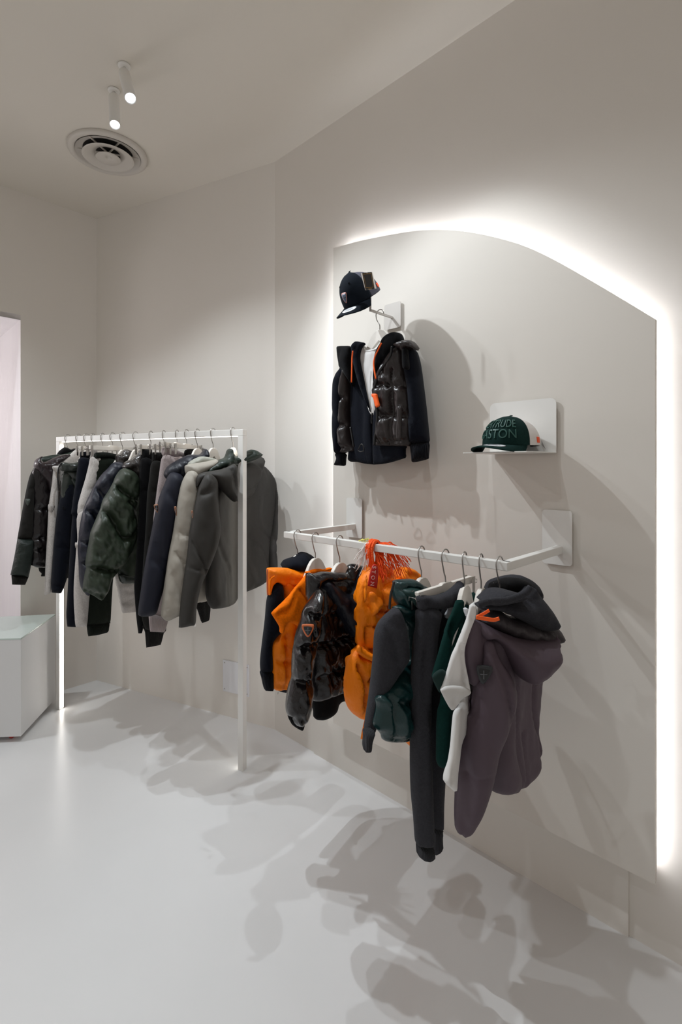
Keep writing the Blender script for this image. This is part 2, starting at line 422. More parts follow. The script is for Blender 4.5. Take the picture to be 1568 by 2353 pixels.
prism('led_baffle', [(xL+.02, zb+.008), (xR-.02, zb+.008), (xR-.02, zb+.026), (xL+.02, zb+.026)], PANELM, panel, PF.m, .0202, .0595)  # unseen strip added to stop LED light leaking down onto the floor
# thin backing board from the floor up to the panel, its end shows right of the trousers
bx0 = WC.loc((724, 1700))[0]; bx1 = WC.loc((1446, 2000))[0]
tag(prism('trim_1', [(bx0, 0), (bx1, 0), (bx1, zb+.06), (bx0, zb+.06)], WALL, None, WC.m, -.008, -.0005, 0), kind='structure')

# hatch on the back wall
WB = Pl(cAB, dB)
hp = [WB.loc(p) for p in ((514, 1515), (573.4, 1527), (573, 1600), (512.8, 1586))]
hx0, hx1, hz0, hz1 = hp[0][0], hp[1][0], hp[3][1], hp[0][1]
hatch = thing('access_cover', 'flat white rectangular cover plate screwed low on the wall behind the rack post', 'cover plate', None, WB.m)
prism('plate', [(hx0, hz0), (hx1, hz0), (hx1, hz1), (hx0, hz1)], mat('cover_plastic', (226, 226, 230), .25), hatch, WB.m, -.006, -.0005, .001)
for x in (hx0+.012, hx1-.012):
    for z in (hz0+.015, hz1-.015):
        bm = bmesh.new(); bmesh.ops.create_cone(bm, cap_ends=True, segments=12, radius1=.004, radius2=.003, depth=.002, matrix=Matrix.Translation((x, -.007, z)) @ Matrix.Rotation(math.pi/2, 4, 'X'))
        me = bpy.data.meshes.new('screw'); bm.to_mesh(me); bm.free(); link('screw', me, STEEL, hatch, WB.m)

# ------------------------------------------------------------------ ceiling fittings
def lathe(name, prof, m, parent, world, seg=64):
    bm = bmesh.new(); rings = []
    for r, z in prof: rings.append([bm.verts.new((r*math.cos(a*2*math.pi/seg), r*math.sin(a*2*math.pi/seg), z)) for a in range(seg)] if r > 1e-6 else [bm.verts.new((0, 0, z))])
    for A, B in zip(rings, rings[1:]):
        for i in range(seg):
            j = (i+1) % seg
            if len(A) == 1: bm.faces.new((A[0], B[i], B[j]))
            elif len(B) == 1: bm.faces.new((A[i], B[0], A[j]))
            else: bm.faces.new((A[i], B[i], B[j], A[j]))
    bmesh.ops.recalc_face_normals(bm, faces=bm.faces)
    me = bpy.data.meshes.new(name); bm.to_mesh(me); bm.free(); smooth(me)
    return link(name, me, m, parent, world)
VM = Matrix.Translation((-1.245, 2.70, ZC))
VENTM = mat('vent_enamel', (206, 200, 192), .45)
vent = thing('ceiling_vent', 'round white ceiling air diffuser with concentric rings beside the two spotlights', 'air vent', None, VM)
lathe('outer_flange', [(.196, -.001), (.196, -.012), (.188, -.018), (.172, -.02), (.160, -.012), (.154, .0), (.152, -.0005)], VENTM, vent, VM)
lathe('throat', [(.1535, -.0012), (.08, -.0015), (0, -.0016)], BLACKM, vent, VM)
lathe('throat_ring', [(.160, -.016), (.150, -.006), (.138, -.003), (.124, -.0025), (.122, -.002), (.15, -.0018)], VENTM, vent, VM)
lathe('diffuser_cone', [(.128, -.030), (.125, -.034), (.118, -.032), (.085, -.016), (.060, -.008), (.059, -.005), (.085, -.011), (.12, -.025), (.128, -.030)], VENTM, vent, VM)
lathe('centre_dish', [(0, -.024), (.010, -.025), (.011, -.029), (.022, -.029), (.060, -.036), (.062, -.033), (.022, -.020), (0, -.020)], VENTM, vent, VM)
for i in range(3):
    a = i*math.pi/3+.3
    p = Vector((math.cos(a), math.sin(a), 0))
    bar('spoke', VM @ (p*.15-UP*.006), VM @ (-p*.15-UP*.006), .007, .006, VENTM, vent, 0)

def spotlamp(label, base, tip, lens_col):
    M = Matrix.Translation(base)
    t = thing('ceiling_spotlight', label, 'spotlight', 'white cylinder spotlights on the ceiling', M)
    lathe('mount', [(0, -.001), (.026, -.001), (.026, -.005), (.02, -.009), (0, -.009)], WHITE, t, M, 32)
    ax = (tip-base); top = base+Vector((0, 0, -.035))
    ax = (tip-top); L = ax.length; q = ax.to_track_quat('-Z', 'Y').to_matrix().to_4x4()
    tube('stem', [base-UP*.008, top-UP*.004], .006, WHITE, t, None, 12, 0)
    MM = Matrix.Translation(top) @ q
    lathe('lamp_body', [(0, .006), (.019, .006), (.022, .002), (.0225, -.01), (.0225, -L), (.020, -L-.001), (.0195, -L+.012), (0, -L+.012)], WHITE, t, MM, 40)
    lathe('lens', [(.0192, -L+.009), (.012, -L+.0065), (0, -L+.006)], LENS, t, MM, 32)
    # rim of the mount
baseA = Vector((-.908, 2.114, ZC)); baseB = Vector((-1.014, 2.253, ZC))
spotlamp('white cylinder spotlight further from the round vent, its lit end tipped toward the viewer', baseA, SPOT_A+Vector((-.012, .02, .02)), LENS)
spotlamp('white cylinder spotlight nearer the round vent, pointing almost straight down', baseB, SPOT_B+Vector((0, .012, .02)), LENS)

# ------------------------------------------------------------------ plinth at the left
PAINTW = mat('plinth_paint', (226, 226, 226), .5)
GLASS = mat('wired_glass', (212, 226, 220), .12, bump=.5, bscale=110, kind='wave', bdist=.001, coat=.4)
pp = [(-1.686, 2.657), (-1.748, 3.09), (-2.075, 3.03), (-2.5, 2.62), (-2.3, 2.30)]
pp = [(-1.686, 2.657), (-1.748, 3.09), (-2.09, 3.025), (-2.42, 2.60)]
plin = thing('display_plinth', 'angular pale plinth with a wired glass top at the left edge', 'plinth', None, Matrix.Translation((-2, 2.8, 0)))
def ngonp(name, pts, z0, z1, m, parent):
    bm = bmesh.new(); a = [bm.verts.new((x, y, z0)) for x, y in pts]; b = [bm.verts.new((x, y, z1)) for x, y in pts]
    bm.faces.new(a); bm.faces.new(b); n = len(pts)
    for i in range(n): bm.faces.new((a[i], a[(i+1) % n], b[(i+1) % n], b[i]))
    bmesh.ops.recalc_face_normals(bm, faces=bm.faces)
    me = bpy.data.meshes.new(name); bm.to_mesh(me); bm.free(); return link(name, me, m, parent)
ngonp('body', pp, .03, .538, PAINTW, plin); ngonp('glass_top', pp, .539, .547, GLASS, plin)
for x, y in ((-1.76, 2.70), (-1.83, 3.0), (-2.28, 2.67)):
    M = Matrix.Translation((x, y, .015)) @ Matrix.Rotation(math.pi/2, 4, 'X')
    lathe('castor', [(0, -.012), (.010, -.012), (.015, -.008), (.015, .008), (.010, .012), (0, .012)], mat('red_wheel', (190, 60, 50), .4), plin, M, 24)

# ------------------------------------------------------------------ clothes rack
RH = 1.627
rL = Vector((-1.685, 3.025, 0)); rR = Vector((-.473, 2.417, 0)); rd = (rR-rL).normalized(); rw = .03
rack = thing('clothes_rack', 'tall white square-tube clothes rail standing on the floor with glowing strips inside', 'clothes rack', None, Matrix.Translation((rL+rR)/2))
boxm('post', rL+UP*(RH-.03)/2, rd, (rw, rw, RH-.03), WHITE, rack, .0015)
boxm('post', rR+UP*(RH-.03)/2, rd, (rw, rw, RH-.03), WHITE, rack, .0015)
boxm('rail', (rL+rR)/2+UP*(RH-rw/2), rd, ((rR-rL).length+rw, rw, rw), WHITE, rack, .0015)
def strip_led(a, b, w, face, parent):
    o = bar('led_strip', a, b, w, .003, LED, parent, 0); return o
boxm('led_strip', rL+rd*(rw/2+.002)+UP*(RH-.04)/2, rd, (.003, .02, RH-.06), LED, rack)
boxm('led_strip', rR-rd*(rw/2+.002)+UP*(RH-.04)/2, rd, (.003, .014, RH-.06), mat('led_dim', (255, 255, 255), .5, emit=(255, 250, 240), estr=5), rack)
boxm('led_strip', (rL+rR)/2+UP*(RH-rw-.0015), rd, ((rR-rL).length-.05, .010, .002), mat('led_rail', (255, 255, 255), .5, emit=(255, 250, 244), estr=4), rack)

# ------------------------------------------------------------------ wall bar
zB = 1.18; BO = .44
armR = PF.pt((1290, 1262)); armL = PF.pt((817, 1214))
xl, xr = PF.loc((817, 1214))[0], PF.loc((1288, 1262))[0]
bL = PF.w(xl, zB) + nC*.395; bR = PF.w(xr, zB) + nC*.385
wallbar = thing('display_bar', 'white square bar on two arms projecting from the arched panel, holding nine hooks', 'clothes rail', None, PF.m)
bar('rail', bL-dC*.012, bR+dC*.012, .024, .024, WHITE, wallbar, .002)
bar('arm', PF.w(xl, zB, -.004), bL+nC*0-(-nC)*0, .024, .024, WHITE, wallbar, .002)
bar('arm', PF.w(xr, zB, -.004), bR, .024, .024, WHITE, wallbar, .002)
def rplate(name, x0, x1, z0, z1, r, pl, m, parent, y0, y1, corners=(1, 1, 1, 1)):
    P = []
    for (cx, cz, a0, on) in ((x1-r, z1-r, 0, corners[0]), (x0+r, z1-r, 90, corners[1]), (x0+r, z0+r, 180, corners[2]), (x1-r, z0+r, 270, corners[3])):
        if on: P += [(cx+r*math.cos(math.radians(a0+t*15)), cz+r*math.sin(math.radians(a0+t*15))) for t in range(7)]
        else:
            P.append({0: (x1, z1), 90: (x0, z1), 180: (x0, z0), 270: (x1, z0)}[a0])
    return prism(name, P, m, parent, pl.m, y0, y1)
for q in ((1250, 1318), ):
    x0, z1 = PF.loc((1250, 1170)); x1, z0 = PF.loc((1318, 1301))
    pw = x1-x0; rplate('plate', x0, x1, z0, z1, .01, PF, WHITE, wallbar, -.012, -.008)
    boxm('stand_off', PF.w((x0+x1)/2, (z0+z1)/2+.03, -.004), dC, (.05, .0078, .08), WHITE, wallbar)
    x1 = PF.loc((836, 1240))[0]; x0 = x1-pw
    rplate('plate', x0, x1, z0, z1, .01, PF, WHITE, wallbar, -.012, -.008)
    boxm('stand_off', PF.w((x0+x1)/2, (z0+z1)/2+.03, -.004), dC, (.05, .0078, .08), WHITE, wallbar)

# ------------------------------------------------------------------ shelf and cap bracket
sx0 = PF.loc((1130, 1043))[0]; sx1 = PF.loc((1282, 1040))[0]; sz0 = 1.4935; sz1 = PF.loc((1282, 914))[1]
shelf = thing('wall_shelf', 'small white bent-metal shelf on the arched panel carrying the green cap', 'shelf', None, PF.m)
rplate('back_plate', sx0, sx1, sz0, sz1, .02, PF, WHITE, shelf, -.012, -.009, (1, 1, 0, 0))
ngl = [PF.w(sx0, 0, -.0095), PF.w(sx1, 0, -.0095), PF.w(sx1, 0, -.195), PF.w(sx1-.012, 0, -.208), PF.w(sx0+.012, 0, -.208), PF.w(sx0, 0, -.195)]
ngonp('shelf_board', [(p.x, p.y) for p in ngl], sz0, sz0+.003, WHITE, shelf)
boxm('stand_off', PF.w((sx0+sx1)/2, (sz0+sz1)/2, -.0045), dC, (.12, .0088, .08), WHITE, shelf)

kx, kz = PF.loc((905, 731))
brk = thing('cap_bracket', 'slim bent metal bracket with upright rod under the black cap', 'wall bracket', None, PF.m)
BR = mat('bracket_paint', (200, 194, 188), .45)
x0, z1 = PF.loc((893, 706)); x1, z0 = PF.loc((925, 754))
rplate('plate', x0-.012, x1, z0+.004, z1+.008, .008, PF, BR, brk, -.012, -.008)
boxm('stand_off', PF.w((x0+x1)/2, (z0+z1)/2, -.004), dC, (.03, .0078, .03), BR, brk)
RT = PF.w(kx, kz)+nC*.150
bar('arm', PF.w(kx, kz, -.008), RT, .008, .008, BR, brk, 0)
bar('arm', RT-UP*.004, RT+UP*.115, .008, .008, BR, brk, 0)

# ------------------------------------------------------------------ hangers
HO = [(0, 0), (.014, -.001), (.028, -.008), (.042, -.022), (.054, -.040), (.068, -.062), (.09, -.086), (.12, -.110), (.15, -.130), (.156, -.138)]
HI = [(.152, -.145), (.12, -.130), (.09, -.112), (.06, -.092), (.036, -.072), (.016, -.055), (0, -.044)]
def hook_pts(z0, zt, r):
    """z0 = top of the hanger wood, zt = top of the bar; the crook rests on the bar"""
    c = zt-.013
    P = [(0, z0-.004), (0, z0+.018), (-.006, z0+.03), (-.0165, c-.018)]
    for a in range(200, -15, -20): P.append((r*math.cos(math.radians(a)), c+.0+r*math.sin(math.radians(a))))
    return P
def hanger(pl, ztop, label, group, w=1., clip=None, lift=0., cl=STEEL, drop=.085, hook=True):
    """pl origin lies on the bar; ztop = bar top"""
    M = pl.m; z0 = ztop-drop+lift
    t = thing('clothes_hanger' if not clip else 'clip_hanger', label, 'hanger', group, M @ Matrix.Translation((0, 0, z0)))
    if hook:
        r = .0205 if not clip else .0205
        P = [Vector((x, 0, z)) for x, z in hook_pts(z0, ztop+.004, r)]
        tube('hook', P, .0021, STEEL, t, M, 8, 3)
    if not clip:
        zf = min(1, w+.2)
        HO_ = [(x, z*zf) for x, z in HO]; HI_ = [(x, z*zf) for x, z in HI]
        pts = [(x*w, z+z0) for x, z in HO_]+[(x*w, z+z0) for x, z in HI_]+[(-x*w, z+z0) for x, z in HI_[::-1][1:]]+[(-x*w, z+z0) for x, z in HO_[::-1][:-1]]
        prism('shoulders', pts, HANG, t, M, -.007, .007, .0015, 1)
    else:
        hl = clip
        prism('crossbar', [(-hl, z0-.022), (hl, z0-.022), (hl, z0+.0), (.03, z0), (.02, z0+.004), (-.02, z0+.004), (-.03, z0), (-hl, z0)], HANG, t, M, -.007, .007, .001, 1)
        for sgn in (-1, 1):
            x = sgn*(hl-.004)
            c = prism('clip', [(x-.006, z0-.052), (x+.006, z0-.052), (x+.007, z0+.001), (x-.007, z0+.001)], cl, t, M, -.0155, -.0135)
            prism('clip_jaw', [(x-.006, z0-.052), (x+.006, z0-.052), (x+.007, z0+.001), (x-.007, z0+.001)], cl, c, M, .0135, .0155)
            zz = z0-.012
            tube('clip_wire', [Vector(p) for p in ((x, -.012, zz-.008), (x+sgn*.022, -.012, zz-.01), (x+sgn*.024, -.012, zz), (x+sgn*.022, .012, zz), (x+sgn*.024, .012, zz-.01), (x, .012, zz-.008), (x, .012, zz+.004), (x, -.012, zz+.004), (x, -.012, zz-.008))], .0012, cl, c, M, 6, 0)
    return t
def bar_at(A, B, pxx, perp_ang):
    """point where the vertical image column pxx meets the bar line; direction given as angle from straight ahead"""
    k = (pxx-784)/F; A = Vector(A); d = Vector(B)-A
    t = (k*A.y-A.x)/(d.x-k*d.y); P = A+d*t; a = math.radians(perp_ang)
    return Pl((P.x, P.y), (math.sin(a), math.cos(a)))
RA = math.degrees(math.atan2(-rd.y, rd.x)); RA = math.degrees(math.atan2(.448, .894)); CA = math.degrees(math.atan2(-nC.x, -nC.y))
def RK(x, a=RA): return bar_at(rL, rR, x, a)
def CB(x, a=CA): return bar_at(bL, bR, x, a)
RTOP = RH; BTOP = zB+.012
GR = 'clothes on the white floor rack'; GB = 'clothes on the wall bar'
def garment(name, label, cat, pl, group=None, z=.9):
    return thing(name, label, cat, group, pl.m @ Matrix.Translation((0, 0, z)))

# ------------------------------------------------------------------ clothes on the floor rack (far end to near end)
def K(k, *pts): return px(k, pts)
# dark hoodie under a wet-look vest
p = RK(156)
hanger(p, RTOP, 'leftmost white hanger on the floor rack, inside the dark hoodie', GR, w=.75)
g = garment('hoodie', 'dark olive-grey hoodie with green nylon forearms, leftmost on the floor rack', 'hoodie', p, GR)
pillow('sleeve', K('K1', (190, 258), (168, 285), (148, 340), (120, 480), (92, 640), (92, 640), (178, 645), (178, 645), (182, 560), (188, 400), (200, 300)), p, TAUPED, g, T=.10, k=.8, fold=.006, R=.05)
pillow('forearm_panel', K('K1', (92, 640), (92, 640), (75, 740), (55, 832), (55, 832), (100, 838), (152, 845), (152, 845), (165, 780), (178, 700), (179, 643), (179, 643)), p, NYLONG, g, T=.102, k=.8, R=.05, crump=.003, off=.002)
pillow('cuff', K('K1', (60, 833), (60, 833), (64, 884), (64, 884), (133, 886), (133, 886), (152, 842), (152, 842)), p, TAUPER, g, T=.07, k=.8, R=.04)
badge(K('K1', (147, 447))[0], 12, 15, p, g, .8, .052, GREENBADGE, GREENBADGE, GREENBADGE)
pillow('body', K('K1', (210, 300), (290, 250), (420, 240), (480, 320), (490, 800), (240, 840), (222, 825), (205, 790), (200, 600)), p, TAUPED, g, T=.03, off=-.008)
pillow('hood_lining', K('K1', (200, 235), (215, 212), (260, 200), (330, 190), (402, 175), (395, 210), (300, 240), (230, 250)), p, LININGG, g, T=.06, k=.6, off=.0, crump=.004)
pillow('collar', K('K1', (300, 205), (312, 180), (335, 158), (355, 158), (375, 168), (396, 162), (402, 178), (350, 195), (310, 208)), p, BLACKK, g, T=.07, k=.5, off=.004)
v = garment('puffer_vest', 'wet-look dark plum quilted vest with hood over the leftmost dark hoodie', 'vest', p, GR)
pillow('body', K('K1', (185, 262), (178, 400), (172, 560), (165, 690), (163, 780), (163, 780), (195, 793), (240, 795), (330, 790), (400, 600), (420, 300), (330, 240)), p, BLACKG, v, T=.062, off=.03, seams=[K('K1', (165, 485), (280, 480), (400, 470)), K('K1', (165, 640), (300, 636)), K('K1', (165, 700), (280, 705)), K('K1', (165, 770), (300, 772))], crump=.006, gather=.008, res=.009)
pillow('hood', K('K1', (182, 262), (183, 235), (198, 216), (225, 204), (215, 222), (240, 232), (300, 205), (345, 192), (372, 200), (330, 235), (302, 262), (285, 320), (268, 400), (240, 345), (205, 300)), p, PLUMG, v, T=.10, k=.5, off=.055, R=.05, crump=.008, res=.009)
# cream sweatshirt
p = RK(181)
hanger(p, RTOP, 'white hanger holding the cream sweatshirt near the left end of the floor rack', GR, w=.75)
g = garment('sweatshirt', 'cream sweatshirt with beige blocks, second garment from the left on the floor rack', 'sweatshirt', p, GR)
pillow('sleeve', K('K1', (288, 258), (280, 290), (270, 380), (258, 470), (250, 620), (240, 800), (235, 940), (235, 940), (272, 928), (272, 928), (285, 800), (302, 600), (312, 420), (318, 300)), p, CREAM, g, T=.07, k=.8, R=.04, fold=.004)
pillow('elbow_patch', K('K1', (258, 458), (290, 462), (285, 488), (270, 502), (256, 490)), p, CREAMR, g, T=.075, k=.8, R=.04, off=.003)
pillow('body', K('K1', (298, 275), (335, 230), (372, 195), (415, 160), (460, 165), (520, 260), (520, 760), (400, 800), (306, 760), (312, 420)), p, CREAM, g, T=.04, off=.0, fold=.004)
pillow('beige_block', K('K1', (285, 285), (300, 278), (312, 285), (312, 345), (296, 350), (285, 320)), p, BEIGEK, g, T=.075, k=.8, off=.006, R=.03)
pillow('hood', K('K1', (277, 262), (292, 254), (322, 258), (318, 282), (294, 290)), p, CREAM, g, T=.06, k=.6, off=.03)
# navy hoodie under a glossy green vest
p = RK(199)
hanger(p, RTOP, 'white hanger behind the navy clip-hung trousers at the left of the floor rack', GR, w=.75)
g = garment('hoodie', 'navy hoodie with tone-on-tone elbow badge under a glossy green vest on the floor rack', 'hoodie', p, GR)
pillow('sleeve', K('K1', (335, 335), (322, 400), (302, 500), (287, 650), (276, 800), (270, 878), (270, 878), (273, 926), (273, 926), (325, 930), (325, 930), (342, 890), (362, 820), (378, 700), (388, 560), (395, 420), (385, 345)), p, NAVY, g, T=.10, k=.8, R=.055, fold=.005, seams=[K('K1', (285, 680), (330, 684), (378, 680)), K('K1', (272, 880), (330, 884), (348, 878))], sw=.006, sk=.25)
badge(K('K1', (345, 484))[0], 15, 14, p, g, .8, .05, NAVYR, NAVYR, NAVYR)
pillow('body', K('K1', (340, 340), (420, 280), (520, 300), (540, 700), (450, 760), (385, 740)), p, NAVY, g, T=.04, fold=.004)
v = garment('puffer_vest', 'glossy grey-green quilted vest with stand collar over the navy hoodie on the floor rack', 'vest', p, GR)
pillow('collar', K('K1', (318, 245), (332, 234), (380, 236), (430, 232), (430, 262), (400, 285), (340, 285), (322, 275)), p, GREENG, v, T=.08, k=.6, off=.045, R=.03, crump=.006, res=.008)
pillow('shoulder', K('K1', (340, 286), (400, 280), (440, 290), (440, 400), (395, 372), (372, 340), (350, 315)), p, GREENG, v, T=.07, k=.5, off=.04, R=.03, crump=.006, res=.008, seams=[K('K1', (340, 300), (380, 320), (420, 360))])
pillow('body', K('K1', (330, 300), (440, 290), (520, 320), (520, 720), (400, 740), (345, 600)), p, GREENG, v, T=.04, off=.022, crump=.004)
strip('zipper', K('K1', (326, 238), (310, 270), (306, 320), (312, 385)), p, ZIP, v, w=.008, off=.04, k=.7)
# trousers on clips
def trousers(hx, ang, label, m, mr, parts, clipx=.12, ztop=RTOP, lift=.02, hl='', pln=None, drop=.085):
    p = pln or RK(hx, ang)
    hanger(p, ztop, hl, GR, clip=clipx, lift=lift, drop=drop)
    g = garment('trousers', label, 'trousers', p, GR, .6)
    for name, poly, T, k, off, kw in parts:
        mm = kw.pop('m', mr if name in ('waistband', 'cuff') else m)
        pillow(name, poly, p, mm, g, T=T, k=k, off=off, **kw)
    return p, g
trousers(214, 8, 'navy jogging trousers clipped by the waistband, the leftmost trousers on the floor rack', NAVY, NAVYR, [
    ('waistband', K('K1', (427, 178), (427, 178), (490, 180), (490, 180), (486, 216), (486, 216), (424, 214), (424, 214)), .04, .6, .012, {}),
    ('leg', K('K1', (424, 212), (412, 260), (400, 350), (384, 460), (377, 518), (377, 518), (384, 522), (375, 650), (365, 820), (352, 1050), (352, 1050), (357, 1107), (357, 1107), (410, 1109), (410, 1109), (425, 900), (440, 520), (485, 216), (485, 216)), .07, .7, 0, dict(fold=.005, seams=[K('K1', (380, 462), (430, 464)), K('K1', (377, 519), (430, 521)), K('K1', (352, 1050), (410, 1052))], sw=.006, sk=.3)),
], hl='clip hanger gripping the navy trousers, leftmost clip hanger on the floor rack')
pG, gG = trousers(236, 8, 'cream cropped jogging trousers clipped between the navy and the forest green trousers', CREAM, CREAMR, [
    ('waistband', K('K1', (486, 170), (498, 164), (513, 172), (509, 216), (480, 214), (484, 195)), .04, .6, .012, {}),
    ('leg', K('K1', (482, 210), (470, 260), (452, 330), (428, 410), (414, 465), (411, 510), (411, 510), (440, 515), (470, 500), (510, 380), (535, 220), (510, 212)), .08, .7, .012, dict(fold=.004, seams=[K('K1', (414, 478), (470, 482))], sw=.006, sk=.3)),
    ('lower_leg', K('K1', (414, 510), (412, 650), (400, 660), (400, 690), (405, 700), (392, 900), (396, 1050), (402, 1109), (402, 1109), (458, 1104), (458, 1104), (470, 1000), (500, 500)), .08, .7, -.01, dict(fold=.004, seams=[K('K1', (396, 1052), (458, 1050))], sw=.006, sk=.3)),
    ('leg', K('K1', (620, 820), (632, 930), (652, 1036), (652, 1036), (718, 1030), (718, 1030), (722, 820)), .05, .2, -.01, dict(fold=.006, ff=(6, 30), seams=[K('K1', (636, 965), (718, 960)), K('K1', (640, 985), (718, 978))], sw=.006, sk=.4)),
], hl='clip hanger gripping the cream trousers on the floor rack')
trousers(259, 24, 'forest green sweat trousers clipped by the waistband on the floor rack', GREENK, GREENR, [
    ('waistband', K('K1', (508, 184), (508, 184), (560, 182), (614, 192), (614, 192), (612, 222), (612, 222), (560, 212), (504, 214), (504, 214)), .05, .2, .01, {}),
    ('leg', K('K1', (505, 214), (495, 300), (480, 420), (468, 600), (455, 800), (452, 930), (460, 1100), (460, 1100), (573, 1088), (583, 1085), (590, 960), (602, 820), (640, 700), (650, 300), (612, 220)), .07, .4, 0, dict(fold=.005)),
    ('cuff', K('K1', (461, 1096), (461, 1096), (468, 1158), (468, 1158), (520, 1150), (572, 1136), (572, 1136), (580, 1084), (580, 1084), (520, 1094)), .055, .4, 0, {}),
], clipx=.15, hl='long clip hanger gripping the forest green trousers on the floor rack')
# navy puffer
p = RK(282)
hanger(p, RTOP, 'white hanger inside the navy puffer jacket on the floor rack', GR, w=.6)
g = garment('puffer_jacket', 'navy quilted puffer jacket tucked behind the olive green puffer on the floor rack', 'puffer jacket', p, GR)
pillow('sleeve', K('K1', (608, 235), (570, 270), (540, 300), (505, 350), (475, 410), (448, 470), (430, 540), (418, 620), (413, 700), (418, 800), (422, 870), (438, 914), (480, 930), (520, 700), (570, 500), (630, 350), (660, 250)), p, NAVYP, g, T=.11, k=.7, R=.05, res=.009, crump=.008, gather=.01,
       seams=[K('K1', (500, 350), (540, 420), (600, 430)), K('K1', (448, 480), (500, 520), (540, 620)), K('K1', (415, 640), (500, 680)), K('K1', (416, 760), (500, 770))])
pillow('body', K('K1', (630, 250), (720, 240), (800, 320), (800, 780), (700, 800), (560, 780), (560, 500)), p, NAVYP, g, T=.06, crump=.005)
pillow('collar', K('K1', (613, 230), (614, 200), (640, 186), (660, 168), (690, 172), (728, 196), (705, 228), (665, 240), (640, 262), (618, 250)), p, BROWNG, g, T=.09, k=.6, off=.03, R=.04, res=.008, crump=.009)
# olive green puffer
p = RK(312)
hanger(p, RTOP, 'white hanger with rounded top inside the olive green puffer on the floor rack', GR, w=.6)
g = garment('puffer_jacket', 'big olive green quilted puffer jacket with bronze collar in the middle of the floor rack', 'puffer jacket', p, GR)
pillow('body', K('K1', (690, 260), (760, 240), (840, 320), (850, 870), (742, 880), (742, 880), (650, 877), (632, 830), (622, 780), (640, 600), (660, 400)), p, GREENP, g, T=.07, crump=.006, off=-.01)
pillow('hem', K('K1', (630, 828), (630, 828), (648, 878), (648, 878), (742, 882), (742, 882), (742, 835), (742, 835)), p, GREENG, g, T=.05, crump=.003, off=.01)
pillow('sleeve', K('K1', (652, 268), (620, 300), (600, 340), (578, 385), (548, 432), (528, 492), (500, 560), (480, 610), (468, 680), (452, 770), (456, 795), (446, 850), (438, 915), (460, 925), (500, 945), (530, 964), (550, 955), (578, 905), (594, 850), (640, 800), (690, 720), (722, 640), (730, 560), (724, 480), (735, 400), (735, 320), (700, 280)), p, GREENP, g, T=.17, k=.75, R=.07, off=.03, res=.008, crump=.010, gather=.014,
       seams=[K('K1', (605, 345), (645, 395), (690, 420), (735, 440)), K('K1', (535, 485), (570, 512), (600, 560), (635, 625), (690, 620), (725, 580)), K('K1', (452, 782), (520, 788), (590, 805), (640, 790)), K('K1', (440, 905), (500, 925), (545, 940)), K('K1', (680, 440), (722, 500), (728, 560))], sw=.014)
pillow('collar', K('K1', (648, 262), (662, 234), (700, 216), (722, 196), (745, 168), (755, 200), (750, 260), (738, 335), (712, 315), (690, 290), (665, 278)), p, BROWNG, g, T=.10, k=.6, off=.065, R=.04, res=.007, crump=.010)
# three knitted pairs of trousers
trousers(347, 10, 'black ribbed-waist trousers hanging right of the olive green puffer', BLACKK, BLACKR, [
    ('waistband', K('K1', (748, 166), (748, 166), (806, 168), (806, 168), (806, 228), (806, 228), (746, 226), (746, 226)), .05, .7, .012, {}),
    ('leg', K('K1', (746, 222), (740, 400), (730, 600), (718, 800), (712, 900), (722, 1050), (733, 1142), (733, 1142), (752, 1140), (752, 1140), (790, 950), (830, 600), (830, 300), (806, 224)), .08, .75, 0, dict(fold=.005)),
], hl='clip hanger gripping the black ribbed-waist trousers on the floor rack')
trousers(377, 8, 'long charcoal-brown knit trousers with a ribbed cuff, the lowest hem on the floor rack', CHARBROWN, CHARBROWNR, [
    ('waistband', K('K1', (808, 182), (808, 182), (862, 184), (862, 184), (860, 240), (860, 240), (806, 238), (806, 238)), .05, .7, .012, {}),
    ('leg', K('K1', (806, 235), (792, 320), (780, 420), (774, 560), (764, 700), (754, 850), (745, 950), (750, 1050), (768, 1120), (768, 1120), (866, 1140), (885, 1050), (920, 600), (900, 300), (860, 236)), .08, .75, 0, dict(fold=.005)),
    ('cuff', K('K1', (760, 1100), (768, 1135), (775, 1218), (775, 1218), (852, 1203), (852, 1203), (868, 1140), (872, 1100)), .05, .75, 0, {}),
], hl='clip hanger gripping the charcoal-brown knit trousers on the floor rack')
trousers(407, 8, 'mauve-grey knit trousers with ribbed waist and cuff, in front of the charcoal-brown pair', MAUVE, MAUVER, [
    ('waistband', K('K1', (862, 156), (862, 156), (905, 160), (945, 176), (992, 196), (992, 196), (975, 236), (975, 236), (930, 210), (868, 204), (868, 204)), .05, .3, .012, {}),
    ('leg', K('K1', (866, 202), (846, 300), (826, 450), (814, 560), (800, 800), (788, 1042), (788, 1042), (885, 1080), (905, 900), (935, 500), (975, 232), (925, 208)), .07, .6, 0, dict(fold=.005)),
    ('cuff', K('K1', (788, 1036), (788, 1036), (796, 1134), (796, 1134), (870, 1137), (870, 1137), (888, 1078), (888, 1060)), .05, .6, 0, {}),
], hl='clip hanger with a bare white crossbar gripping the mauve-grey trousers', clipx=.155, lift=.028)
trousers(429, 16, 'dark ribbed trousers mostly hidden behind the navy and stone jackets, only one cuff showing', CHARBROWN, CHARBROWNR, [
    ('waistband', K('K1', (990, 168), (1090, 165), (1090, 210), (990, 210)), .04, 0, -.01, {}),
    ('leg', K('K1', (990, 205), (1000, 600), (1040, 970), (1040, 970), (1108, 980), (1108, 980), (1120, 600), (1090, 205)), .05, .2, -.02, {}),
    ('cuff', K('K1', (1042, 960), (1046, 1005), (1056, 1035), (1072, 1088), (1072, 1088), (1106, 1075), (1106, 1075), (1107, 960)), .04, .2, -.02, {}),
], hl='clip hanger behind the navy soft jacket on the floor rack')
